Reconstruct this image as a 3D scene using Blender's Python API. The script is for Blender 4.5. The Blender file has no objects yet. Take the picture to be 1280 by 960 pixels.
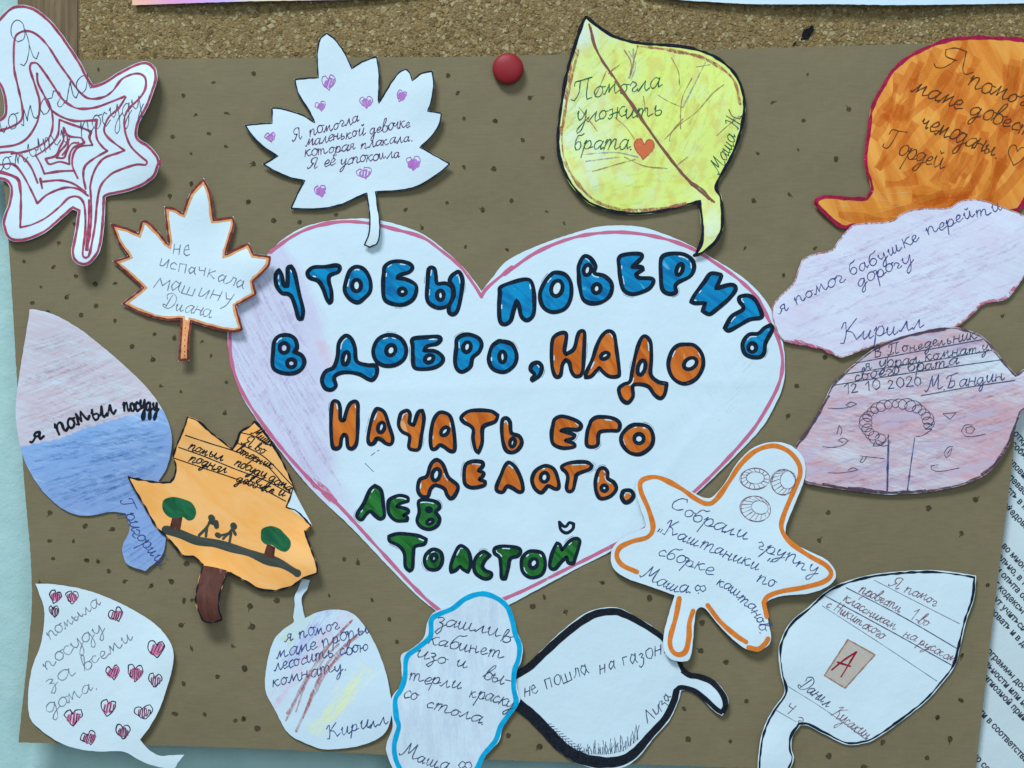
import bpy, math, random
from mathutils import Vector, noise
from mathutils.geometry import delaunay_2d_cdt

# ------------------------------------------------------------------ camera, light, exposure
SC = bpy.context.scene
COL = SC.collection
U = 0.00034                      # metres on the board for one unit of the tracing
CAM_D = 0.80
cam_d = bpy.data.cameras.new('camera')
cam = bpy.data.objects.new('camera', cam_d); COL.objects.link(cam)
cam.location = (0, -CAM_D, 0); cam.rotation_euler = (math.radians(90), 0, 0)
cam_d.sensor_width = 36; cam_d.lens = 36 * CAM_D / (1280 * U)
cam_d.clip_start = 0.01; cam_d.clip_end = 50
SC.camera = cam

W = bpy.data.worlds.new('World'); SC.world = W; W.use_nodes = True
bg = W.node_tree.nodes['Background']
bg.inputs[0].default_value = (0.66, 0.86, 1.0, 1); bg.inputs[1].default_value = 0.36

def area_lamp(name, loc, size, energy, color):
    l = bpy.data.lights.new(name, 'AREA'); l.shape = 'RECTANGLE'; l.size = size[0]; l.size_y = size[1]
    l.energy = energy; l.color = color
    o = bpy.data.objects.new(name, l); COL.objects.link(o); o.location = loc
    o.rotation_euler = (Vector((0, 0, 0)) - Vector(loc)).to_track_quat('-Z', 'Y').to_euler()
    return o
area_lamp('ceiling_lamp', (-0.75, -1.55, 2.1), (0.95, 0.60), 84, (0.76, 0.875, 0.985))
area_lamp('window_light', (0.9, -3.0, 0.9), (1.6, 1.6), 24, (0.70, 0.86, 1.0))
SC.view_settings.view_transform = 'Standard'; SC.view_settings.look = 'None'
SC.cycles.transparent_max_bounces = 48
SC.view_settings.exposure = 0; SC.view_settings.gamma = 1

R = random.Random(11)

# ------------------------------------------------------------------ materials
def lin(c):
    return tuple(((v / 255) / 12.92 if v / 255 <= .04045 else ((v / 255 + .055) / 1.055) ** 2.4) for v in c)

class NT:
    def __init__(s, name):
        s.m = bpy.data.materials.new(name); s.m.use_nodes = True
        s.t = s.m.node_tree; s.n = s.t.nodes; s.b = s.n['Principled BSDF']
        s.tc = s.n.new('ShaderNodeTexCoord')
    def new(s, t, **k):
        n = s.n.new(t)
        for a, v in k.items(): setattr(n, a, v)
        return n
    def link(s, a, b): s.t.links.new(a, b)
    def coords(s, rot=0, sc=(1, 1, 1)):
        mp = s.new('ShaderNodeMapping'); mp.vector_type = 'TEXTURE'
        s.link(s.tc.outputs['Object'], mp.inputs[0])
        mp.inputs['Rotation'].default_value = (0, math.radians(rot), 0)
        mp.inputs['Scale'].default_value = sc
        return mp.outputs[0]
    def noise(s, scale, detail=3, rough=.55, vec=None, dist=0):
        n = s.new('ShaderNodeTexNoise'); n.inputs['Scale'].default_value = scale
        n.inputs['Detail'].default_value = detail; n.inputs['Roughness'].default_value = rough
        n.inputs['Distortion'].default_value = dist
        s.link(vec if vec else s.tc.outputs['Object'], n.inputs['Vector']); return n.outputs['Fac']
    def vor(s, scale, feature='F1', out='Distance', vec=None):
        n = s.new('ShaderNodeTexVoronoi'); n.feature = feature; n.inputs['Scale'].default_value = scale
        s.link(vec if vec else s.tc.outputs['Object'], n.inputs['Vector']); return n.outputs[out]
    def ramp(s, fac, stops):
        r = s.new('ShaderNodeValToRGB'); e = r.color_ramp.elements
        while len(e) < len(stops): e.new(.5)
        for i, (p, c) in enumerate(stops):
            e[i].position = p; e[i].color = (c, c, c, 1) if isinstance(c, (int, float)) else (*c[:3], 1)
        s.link(fac, r.inputs[0]); return r.outputs[0]
    def mix(s, fac, a, b, mode='MIX'):
        m = s.new('ShaderNodeMix', data_type='RGBA', blend_type=mode)
        for v, i in ((fac, 0), (a, 6), (b, 7)):
            if isinstance(v, (int, float)): m.inputs[i].default_value = v
            elif isinstance(v, tuple): m.inputs[i].default_value = (*v[:3], 1)
            else: s.link(v, m.inputs[i])
        return m.outputs[2]
    def math(s, op, a, b=0., c=0., clamp=False):
        m = s.new('ShaderNodeMath', operation=op); m.use_clamp = clamp
        for i, v in enumerate((a, b, c)):
            if isinstance(v, (int, float)): m.inputs[i].default_value = v
            else: s.link(v, m.inputs[i])
        return m.outputs[0]
    def bump(s, h, strength, dist):
        b = s.new('ShaderNodeBump'); b.inputs['Strength'].default_value = strength
        b.inputs['Distance'].default_value = dist; s.link(h, b.inputs['Height'])
        s.link(b.outputs[0], s.b.inputs['Normal'])
    def col(s, c):
        if isinstance(c, tuple): s.b.inputs['Base Color'].default_value = (*c, 1)
        else: s.link(c, s.b.inputs['Base Color'])
    def rough(s, v, spec=.3):
        s.b.inputs['Roughness'].default_value = v; s.b.inputs['Specular IOR Level'].default_value = spec

PAPER = (.655, .765, .80)
def mat_paper(name, base=PAPER, dirt=.06, angle=0, stretch=7, fine=1300, opac=.9, hard=1.3, two=None):
    q = random.Random(name); k = q.uniform(.955, 1.03); w = q.uniform(-.025, .025)
    base = (base[0] * k * (1 + w), base[1] * k, base[2] * k * (1 - w))
    """drawing paper; the 'tint' attribute says where which crayon was rubbed on, the nodes give its grain"""
    t = NT(name)
    a = t.new('ShaderNodeAttribute'); a.attribute_name = 'tint'
    big = t.noise(28, 3, .6)
    spots = t.noise(420, 4, .7)
    p = t.mix(t.ramp(big, [(.3, 0.), (.75, 1.)]), base, tuple(c * (1 - dirt) for c in base))
    p = t.mix(t.ramp(spots, [(.62, 0.), (.74, .35)]), p, tuple(c * .80 for c in base))
    v = t.coords(angle, (stretch, 1, 1))
    g = t.noise(fine, 4, .65, v, .4)
    g2 = t.noise(fine * .22, 3, .6, t.coords(angle + 4, (stretch * 1.5, 1, 1)))
    gg = t.math('ADD', t.math('MULTIPLY', g, .6), t.math('MULTIPLY', g2, .4))
    val = t.math('ADD', a.outputs['Alpha'], t.math('MULTIPLY', t.math('SUBTRACT', gg, .5), hard * 2.4))
    m = t.new('ShaderNodeMapRange'); m.interpolation_type = 'SMOOTHSTEP'
    t.link(val, m.inputs['Value']); m.inputs['From Min'].default_value = .1; m.inputs['From Max'].default_value = .95
    f = t.math('MULTIPLY', m.outputs[0], t.math('MULTIPLY', a.outputs['Alpha'], 6., clamp=True))
    f = t.math('MULTIPLY', f, opac)
    t.col(t.mix(f, p, a.outputs['Color']))
    t.rough(.75, .25)
    hb = t.math('ADD', t.math('MULTIPLY', t.noise(60, 3), 1.2), t.math('MULTIPLY', t.noise(900, 3), .12))
    t.bump(hb, .22, .0018)
    return t.m

def mat_flat(name, c, var=.25, scale=900, rough=.65, spec=.04):
    t = NT(name)
    n = t.noise(scale, 3)
    t.col(t.mix(t.ramp(n, [(.35, 0.), (.7, 1.)]), tuple(v * (1 - var) for v in c), tuple(min(1, v * (1 + var)) for v in c)))
    t.rough(rough, spec); return t.m

def mat_marker(name, dark, light, angle, stretch=9, scale=330, gap=None, rough=.55):
    t = NT(name)
    v = t.coords(angle, (stretch, 1, 1))
    n = t.noise(scale, 3, .6, v, .6); n2 = t.noise(scale * 2.7, 2, .6, v)
    c = t.mix(t.ramp(n, [(.36, 0.), (.62, 1.)]), dark, light)
    c = t.mix(t.ramp(n2, [(.5, 0.), (.72, .35)]), c, light)
    if gap: c = t.mix(t.ramp(t.noise(scale * .75, 2, .5, t.coords(angle + 15, (stretch * .6, 1, 1)), .5), [(.66, 0.), (.72, 1.)]), c, gap)
    t.col(c); t.rough(rough, .12); return t.m

def mat_crayon(name, c, angle=0, cover=.5, scale=1500, stretch=4, soft=.12, top=.9):
    """wax crayon stroke: pigment only sits on the tooth of the paper"""
    t = NT(name)
    v = t.coords(angle, (stretch, 1, 1))
    n = t.noise(scale, 4, .7, v)
    n2 = t.noise(scale * .18, 2, .5)
    nn = t.math('ADD', t.math('MULTIPLY', n, .7), t.math('MULTIPLY', n2, .3))
    t.link(t.ramp(nn, [(max(0, .5 + (.5 - cover) * .35 - soft * .5), 0.), (min(1, .5 + (.5 - cover) * .35 + soft * .5), top)]), t.b.inputs['Alpha'])
    t.col(c); t.rough(.65, .06); return t.m

def mat_pen(name, c, lo=.55):
    """pen ink: thins out where the hand pressed less"""
    t = NT(name)
    t.link(t.ramp(t.noise(330, 2, .5), [(.36, lo), (.58, 1.)]), t.b.inputs['Alpha'])
    t.col(c); t.rough(.65, .04); return t.m
M = {}
M['black_ink'] = mat_flat('black_marker_ink', (.014, .017, .024), .35)
M['outline'] = mat_flat('dark_blue_marker_ink', (.010, .020, .034), .35)
M['pen_blue'] = mat_pen('blue_ballpoint_ink', (.050, .065, .20))
M['pen_dark'] = mat_pen('dark_pen_ink', (.048, .062, .115))
M['pen_violet'] = mat_pen('violet_gel_ink', (.10, .022, .13))
M['pen_green'] = mat_pen('green_gel_ink', (.010, .125, .065))
M['pen_grey'] = mat_pen('grey_pencil', (.18, .19, .24), .45)
M['pen_red'] = mat_pen('reddish_pen_ink', (.22, .09, .13), .45)
M['pen_brown'] = mat_pen('dark_brown_ink', (.10, .040, .018))
M['red_line'] = mat_flat('dark_red_marker_ink', (.34, .060, .105), .3, 500)
M['crimson'] = mat_flat('crimson_marker_ink', (.36, .015, .055), .3, 400)
M['brown_line'] = mat_flat('brown_red_marker_ink', (.20, .040, .035), .4, 500)
M['orange_line'] = mat_flat('orange_marker_ink', (.72, .20, .030), .12, 500)
M['salmon_line'] = mat_flat('light_orange_marker_ink', (.74, .33, .13), .15, 500)
M['sky_line'] = mat_flat('sky_blue_marker_ink', (.005, .37, .62), .12, 400)
M['pink_line'] = mat_crayon('pink_felt_line', (.62, .15, .26), 30, .95, 700, 3, .2)
M['pink_rub'] = mat_crayon('pink_crayon', (.66, .16, .27), 40, .5, 1200, 5)
M['purple_pen'] = mat_flat('purple_felt_pen', (.42, .12, .42), .25)
M['purple_fill'] = mat_crayon('purple_crayon', (.50, .20, .55), 70, .8, 1500, 3)
M['rose_fill'] = mat_crayon('rose_crayon', (.70, .18, .34), 60, .75, 1500, 3)
M['red_crayon'] = mat_crayon('red_crayon', (.50, .07, .075), 55, .62, 1500, 4, .2)
M['brick_crayon'] = mat_crayon('brown_red_crayon', (.42, .13, .09), 70, .55, 1300, 3, .2)
M['black_crayon'] = mat_crayon('grey_violet_crayon', (.10, .060, .085), 20, .72, 1100, 3, .25)
M['vein'] = mat_crayon('brown_pencil', (.26, .10, .075), 60, .9, 1500, 4, .3)
M['thin_pencil'] = mat_crayon('thin_coloured_pencil', (.36, .20, .10), 60, .7, 1500, 3, .3)
M['grey_pencil'] = mat_crayon('grey_pencil_rub', (.30, .31, .38), 60, .55, 1500, 3, .3)
M['blue_fill'] = mat_marker('blue_marker_fill', (.001, .125, .31), (.003, .26, .50), 35, 5, 260, (.10, .42, .62))
M['orange_fill'] = mat_marker('orange_marker_fill', (.48, .095, .008), (.68, .18, .024), 60, 5, 260, (.72, .36, .16))
M['green_fill'] = mat_marker('green_marker_fill', (.007, .075, .010), (.026, .18, .032), 50, 5, 260, (.16, .36, .16))
M['tree_green'] = mat_marker('dark_green_marker', (.010, .085, .035), (.018, .14, .055), 40, 3, 350)
M['trunk_brown'] = mat_marker('brown_marker', (.075, .026, .016), (.12, .040, .026), 80, 8, 400, (.20, .10, .085))
M['ground_grey'] = mat_marker('grey_green_marker', (.045, .052, .042), (.065, .075, .060), 20, 8, 350)
M['box_tint'] = mat_crayon('beige_pencil_rub', (.62, .50, .40), 60, .8, 1300, 3, .3)
M['red_letter'] = mat_flat('dark_red_pen', (.30, .012, .030), .25)
M['box_line'] = mat_flat('light_brown_pencil', (.38, .22, .14), .3)
M['orange_heart'] = mat_crayon('orange_red_crayon', (.72, .16, .06), 60, .97, 1100, 3, .3)
M['bare'] = mat_flat('bare_paper', (.60, .76, .80), .05, 400)
M['print'] = mat_flat('printing_ink', (.045, .055, .070), .2)

# ------------------------------------------------------------------ curves
def catmull(pts, step=2.0):
    if len(pts) < 3:
        (x0, y0), (x1, y1) = pts[0], pts[-1]
        n = max(1, int(math.hypot(x1 - x0, y1 - y0) / step))
        return [(x0 + (x1 - x0) * i / n, y0 + (y1 - y0) * i / n) for i in range(n + 1)]
    P = [(2 * pts[0][0] - pts[1][0], 2 * pts[0][1] - pts[1][1])] + list(pts) + [(2 * pts[-1][0] - pts[-2][0], 2 * pts[-1][1] - pts[-2][1])]
    out = []
    for i in range(1, len(P) - 2):
        a, b, c, d = P[i - 1], P[i], P[i + 1], P[i + 2]
        L = math.hypot(c[0] - b[0], c[1] - b[1]); n = max(1, int(math.ceil(L / step)))
        for k in range(n):
            t = k / n; t2 = t * t; t3 = t2 * t
            out.append(tuple(.5 * (2 * b[j] + (c[j] - a[j]) * t + (2 * a[j] - 5 * b[j] + 4 * c[j] - d[j]) * t2 + (3 * b[j] - a[j] - 3 * c[j] + d[j]) * t3) for j in (0, 1)))
    out.append(tuple(P[-2])); return out

def turn(a, b, c):
    u = (b[0] - a[0], b[1] - a[1]); v = (c[0] - b[0], c[1] - b[1])
    return abs(math.degrees(math.atan2(u[0] * v[1] - u[1] * v[0], u[0] * v[0] + u[1] * v[1])))

def smooth_closed(pts, step=2.0, corner=62):
    """closed curve through pts, rounded except where it turns sharply; returns pieces"""
    n = len(pts)
    cs = [i for i in range(n) if turn(pts[i - 1], pts[i], pts[(i + 1) % n]) > corner]
    if not cs:
        q = list(pts) * 3
        d = catmull(q[n - 2:2 * n + 3], step)
        # cut the middle lap
        i0 = min(range(len(d)), key=lambda i: (d[i][0] - pts[0][0]) ** 2 + (d[i][1] - pts[0][1]) ** 2 if i < len(d) // 2 else 1e9)
        rest = range(i0 + len(d) // 2, len(d))
        i1 = min(rest, key=lambda i: (d[i][0] - pts[0][0]) ** 2 + (d[i][1] - pts[0][1]) ** 2)
        return [d[i0:i1] + [d[i0]]]
    out = []
    for k, i in enumerate(cs):
        j = cs[(k + 1) % len(cs)]
        if j <= i: j += n
        out.append(catmull([pts[m % n] for m in range(i, j + 1)], step))
    return out

def smooth_open(pts, step=1.6, corner=75):
    cs = [0] + [i for i in range(1, len(pts) - 1) if turn(pts[i - 1], pts[i], pts[i + 1]) > corner] + [len(pts) - 1]
    return [catmull(pts[cs[k]:cs[k + 1] + 1], step) for k in range(len(cs) - 1)]

def join(pieces):
    o = []
    for p in pieces: o += p[:-1]
    return o

def inset(loop, d):
    """closed dense loop moved inward by d"""
    n = len(loop)
    ar = sum(loop[i][0] * loop[(i + 1) % n][1] - loop[(i + 1) % n][0] * loop[i][1] for i in range(n))
    s = 1 if ar > 0 else -1
    out = []
    for i in range(n):
        a, b, c = loop[i - 1], loop[i], loop[(i + 1) % n]
        n1 = Vector((-(b[1] - a[1]), b[0] - a[0])); n2 = Vector((-(c[1] - b[1]), c[0] - b[0]))
        if n1.length: n1.normalize()
        if n2.length: n2.normalize()
        m = n1 + n2
        if m.length < .2: m = n1.copy()
        m.normalize(); k = min(1.7, 1 / max(.3, m.dot(n1))) if n1.length else 1
        out.append((b[0] + m.x * d * s * k, b[1] + m.y * d * s * k))
    return out

def frame(crop, pts):
    ox, oy, s = crop
    return [(ox + x / s, oy + y / s) for x, y in pts]

A_ = (0, 0, 4.); B_ = (300, 20, 4.); C_ = (600, 0, 3.5556); C2 = (680, 0, 2.8235); D_ = (960, 0, 4.); E_ = (940, 200, 3.7647)
F_ = (0, 200, 3.5556); G_ = (0, 370, 2.743); H_ = (150, 500, 3.31); I_ = (0, 700, 3.692); J_ = (300, 720, 3.5556); K_ = (470, 730, 4.174)
L_ = (630, 740, 4.267); M_ = (740, 540, 3.2); N_ = (930, 690, 3.554); O_ = (960, 400, 4.)
H1 = (280, 260, 3.5556); H2 = (600, 270, 3.282); H3 = (390, 480, 3.692); H4 = (600, 480, 3.692)
PX = (0, 0, 1.)

# ------------------------------------------------------------------ meshes
def world(x, y, h): return Vector(((x - 640) * U, -h, (480 - y) * U))

def link_mesh(name, verts, faces, mat, parent=None, origin=None, smooth=True, mats=None, fm=None):
    me = bpy.data.meshes.new(name)
    o = origin if origin is not None else (parent.matrix_world.translation if parent else Vector())
    me.from_pydata([tuple(v - o) for v in verts], [], faces)
    if smooth: me.polygons.foreach_set('use_smooth', [True] * len(me.polygons))
    for m in (mats or [mat]): me.materials.append(m)
    if fm: me.polygons.foreach_set('material_index', fm)
    me.update()
    ob = bpy.data.objects.new(name, me); COL.objects.link(ob)
    if parent: ob.parent = parent
    else: ob.location = o
    return ob

def cdt(loops, step):
    """triangles of the area inside loops[0] and outside the other loops, with interior points"""
    def area_poly(l): return sum(l[i][0] * l[(i + 1) % len(l)][1] - l[(i + 1) % len(l)][0] * l[i][1] for i in range(len(l)))
    V = []; Eg = []
    for l in loops:
        k = len(V); V += [Vector(p) for p in l]
        Eg += [(k + i, k + (i + 1) % len(l)) for i in range(len(l))]
    xs = [p[0] for p in loops[0]]; ys = [p[1] for p in loops[0]]
    def inside(l, x, y):
        c = False; j = len(l) - 1
        for i in range(len(l)):
            xi, yi = l[i]; xj, yj = l[j]
            if (yi > y) != (yj > y) and x < (xj - xi) * (y - yi) / (yj - yi) + xi: c = not c
            j = i
        return c
    rows = {}
    if step:
        y = min(ys) + step * .5
        while y < max(ys):
            cr = []
            for l in loops:
                for i in range(len(l)):
                    (x0, y0), (x1, y1) = l[i - 1], l[i]
                    if (y0 > y) != (y1 > y): cr.append(x0 + (x1 - x0) * (y - y0) / (y1 - y0))
            cr.sort()
            for a, b in zip(cr[0::2], cr[1::2]):
                n = int((b - a) / step)
                for k in range(1, n):
                    V.append(Vector((a + (b - a) * k / n, y)))
            y += step * .9
    r = delaunay_2d_cdt(V, Eg, [], 0, 1e-5)
    vs = [(v.x, v.y) for v in r[0]]; fs = []
    for f in r[2]:
        cx = sum(vs[i][0] for i in f) / 3; cy = sum(vs[i][1] for i in f) / 3
        if inside(loops[0], cx, cy) and not any(inside(h, cx, cy) for h in loops[1:]): fs.append(tuple(f))
    return vs, fs

def in_loop(l, x, y):
    c = False; j = len(l) - 1
    for i in range(len(l)):
        xi, yi = l[i]; xj, yj = l[j]
        if (yi > y) != (yj > y) and x < (xj - xi) * (y - yi) / (yj - yi) + xi: c = not c
        j = i
    return c
def rub(p, n, ang, ln, width, mats, where=None, spread=6, bend=.05, seed=1):
    """many hand-rubbed crayon strokes inside the sheet; uncountable, so each colour is one mesh of kind stuff"""
    rr = random.Random(seed); xs = [q[0] for q in p.loop]; ys = [q[1] for q in p.loop]
    for m in mats:
        st = []; tries = 0
        while len(st) < n // len(mats) and tries < n * 12:
            tries += 1
            x = rr.uniform(min(xs), max(xs)); y = rr.uniform(min(ys), max(ys)); L = rr.uniform(*ln); a = math.radians(-(ang(x, y) if callable(ang) else ang) + rr.uniform(-spread, spread))
            x1 = x + L * math.cos(a); y1 = y + L * math.sin(a); xm = (x + x1) / 2 - L * bend * math.sin(a); ym = (y + y1) / 2 + L * bend * math.cos(a)
            if all(in_loop(p.loop, u, v) for u, v in ((x, y), (x1, y1), (xm, ym))) and (not where or (where(x, y) and where(x1, y1))): st.append([(x, y), (xm, ym), (x1, y1)])
        if st:
            o = p.ribbons(st, width, m, 'crayon_strokes', vary=.6, caps=False, lv=52e-6 + 3e-6 * mats.index(m)); o['kind'] = 'stuff'

class Paper:
    """one sheet of cut paper: where it lies, how it curls, and what is drawn on it"""
    def __init__(s, name, label, cat, group=None, base=.5, lifts=(), wave=.12, centre=(640, 480), seed=0, folds=()):
        s.folds = folds
        s.base = base; s.lifts = lifts; s.wave = wave; s.seed = seed; s.k = 0
        s.root = bpy.data.objects.new(name, None); COL.objects.link(s.root)
        s.root.empty_display_size = .01
        s.root.location = world(centre[0], centre[1], base * .001)
        bpy.context.view_layer.update()
        s.root['label'] = label; s.root['category'] = cat
        if group: s.root['group'] = group
    def h(s, x, y):
        v = s.base + s.wave * noise.noise(Vector((x / 70, y / 70, s.seed)))
        for (cx, cy, r, a) in s.lifts:
            d = ((x - cx) ** 2 + (y - cy) ** 2) / (r * r)
            if d < 9: v += a * math.exp(-d * 1.3)
        for (x0, y0, nx, ny, w, a) in s.folds:
            v += a * math.exp(-abs((x - x0) * nx + (y - y0) * ny) / w)
        return v * .001
    def sheet(s, outline, mat, step=4.5, tint=None, corner=62, name='paper', thick=.00013, eps=0, wob=.42, parent=None):
        loop = join(smooth_closed(outline, 2.2, corner))
        loop = [(x + wob * noise.noise(Vector((x / 6, y / 6, s.seed + 3))), y + wob * noise.noise(Vector((x / 6, y / 6, s.seed + 9)))) for x, y in loop]
        s.loop = loop
        vs, fs = cdt([loop], step)
        top = [world(x, y, s.h(x, y) + eps) for x, y in vs]
        n = len(top)
        # side and back: own vertices so that the cut edge stays crisp
        ring = [world(x, y, s.h(x, y) + eps) for x, y in loop]; m = len(ring)
        low = [p + Vector((0, thick, 0)) for p in ring]
        back = [p + Vector((0, thick, 0)) for p in top]
        V = top + ring + low + back
        # faces must look to the camera (-Y)
        F = []
        for f in fs:
            a, b, c = (top[i] for i in f)
            if (b - a).cross(c - a).y > 0: f = (f[0], f[2], f[1])
            F.append(f); F.append(tuple(n + 2 * m + i for i in reversed(f)))
        F += [(n + i, n + (i + 1) % m, n + m + (i + 1) % m, n + m + i) for i in range(m)]
        ob = link_mesh(name, V, F, mat, parent or s.root, s.root.location)
        at = ob.data.color_attributes.new('tint', 'FLOAT_COLOR', 'POINT')
        if tint:
            cols = []
            T = [tint(x, y) for x, y in vs]
            for t in T: cols += list(t)
            for _ in range(2 * m): cols += [1, 1, 1, 0]
            for t in T: cols += [1, 1, 1, 0]
            at.data.foreach_set('color', cols)
        else:
            at.data.foreach_set('color', [1, 1, 1, 0] * len(V))
        return ob
    def lvl(s):
        s.k += 1
        return 68e-6 + (s.k % 14) * 2.5e-6
    def fill(s, outline, mat, name, step=4, holes=(), corner=70, lv=None, parent=None, smoothit=True):
        lv = s.lvl() if lv is None else lv
        loops = [join(smooth_closed(outline, 2.0, corner)) if smoothit else outline]
        for hl in holes: loops.append(hl)
        vs, fs = cdt(loops, step)
        V = [world(x, y, s.h(x, y) + lv) for x, y in vs]
        F = []
        for f in fs:
            a, b, c = (V[i] for i in f)
            F.append((f[0], f[2], f[1]) if (b - a).cross(c - a).y > 0 else f)
        return link_mesh(name, V, F, mat, parent or s.root, s.root.location)
    def ribbons(s, strokes, width, mat, name, parent=None, vary=.12, taper=True, lv=None, closed=False, caps=True, curve=True):
        """strokes: list of point lists. One mesh, each stroke a strip that follows the sheet"""
        V = []; F = []
        for st in strokes:
            if len(st) < 2: continue
            pieces = smooth_open(st, max(1.0, min(2.5, width))) if curve else [st]
            lv0 = s.lvl() if lv is None else lv
            dist = 0
            for pc in pieces:
                q = [pc[0]]
                for p in pc[1:]:
                    if math.hypot(p[0] - q[-1][0], p[1] - q[-1][1]) > .25: q.append(p)
                if len(q) < 2: continue
                n = len(q); na = max(1, int(width / 2.6)); base = len(V); sd = R.random() * 99
                for i in range(n):
                    a = q[max(0, i - 1)]; b = q[min(n - 1, i + 1)]
                    if closed and len(pieces) == 1 and (i == 0 or i == n - 1): a, b = q[n - 2], q[1]
                    t = Vector((b[0] - a[0], b[1] - a[1]))
                    if t.length == 0: t = Vector((1, 0))
                    t.normalize()
                    if i: dist += math.hypot(q[i][0] - q[i - 1][0], q[i][1] - q[i - 1][1])
                    w = width * .5 * (1 + vary * 2 * noise.noise(Vector((dist / (4 + 2.5 * width), sd, 0))))
                    for k in range(na + 1):
                        o = w * (2 * k / na - 1)
                        x = q[i][0] - t.y * o; y = q[i][1] + t.x * o
                        V.append(world(x, y, s.h(x, y) + lv0 + (dist % 120) * .25e-6))
                for i in range(n - 1):
                    for k in range(na):
                        F.append((base + i * (na + 1) + k, base + (i + 1) * (na + 1) + k, base + (i + 1) * (na + 1) + k + 1, base + i * (na + 1) + k + 1))
                if caps and width > .9 and not (closed and len(pieces) == 1):
                    for e in (0, n - 1):
                        cx, cy = q[e]; r = width * .5 * .97; b0 = len(V); lv1 = lv0 + 1.2e-6 + (dist % 120) * .25e-6
                        nb = 8 if width < 3 else 12
                        for k in range(nb):
                            an = -2 * math.pi * k / nb
                            x = cx + r * math.cos(an); y = cy + r * math.sin(an)
                            V.append(world(x, y, s.h(x, y) + lv1))
                        F.append(tuple(range(b0, b0 + nb)))
        # orientation
        G = []
        for f in F:
            a, b, c = V[f[0]], V[f[1]], V[f[2]]
            G.append(tuple(reversed(f)) if (b - a).cross(c - a).y > 0 else f)
        return link_mesh(name, V, G, mat, parent or s.root, s.root.location)
    def edge(s, mat, width, off, name='edge_line', vary=.15, breaks=62, lv=None):
        """a marker line drawn along the cut edge"""
        loop = inset(s.loop, off)
        n = len(loop); cs = [i for i in range(n) if turn(loop[i - 3], loop[i], loop[(i + 3) % n]) > breaks]
        # keep the sharpest of neighbouring corner candidates
        keep = []
        for i in cs:
            if not keep or i - keep[-1] > 4: keep.append(i)
        if not keep: st = [loop + [loop[0]]]; cl = True
        else:
            st = []; cl = False
            for a, b in zip(keep, keep[1:] + [keep[0] + n]): st.append([loop[m % n] for m in range(a, b + 1)])
        return s.ribbons(st, width, mat, name, vary=vary, closed=cl, curve=False, lv=lv)
    # -- writing
    def write(s, text, path, xh, width=1.3, mat='pen_dark', slant=.35, name='handwriting', jit=1., wscale=None):
        strokes = layout(text, path, xh, slant, jit)
        return s.ribbons(strokes, width, M[mat], name, vary=.25)

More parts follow.
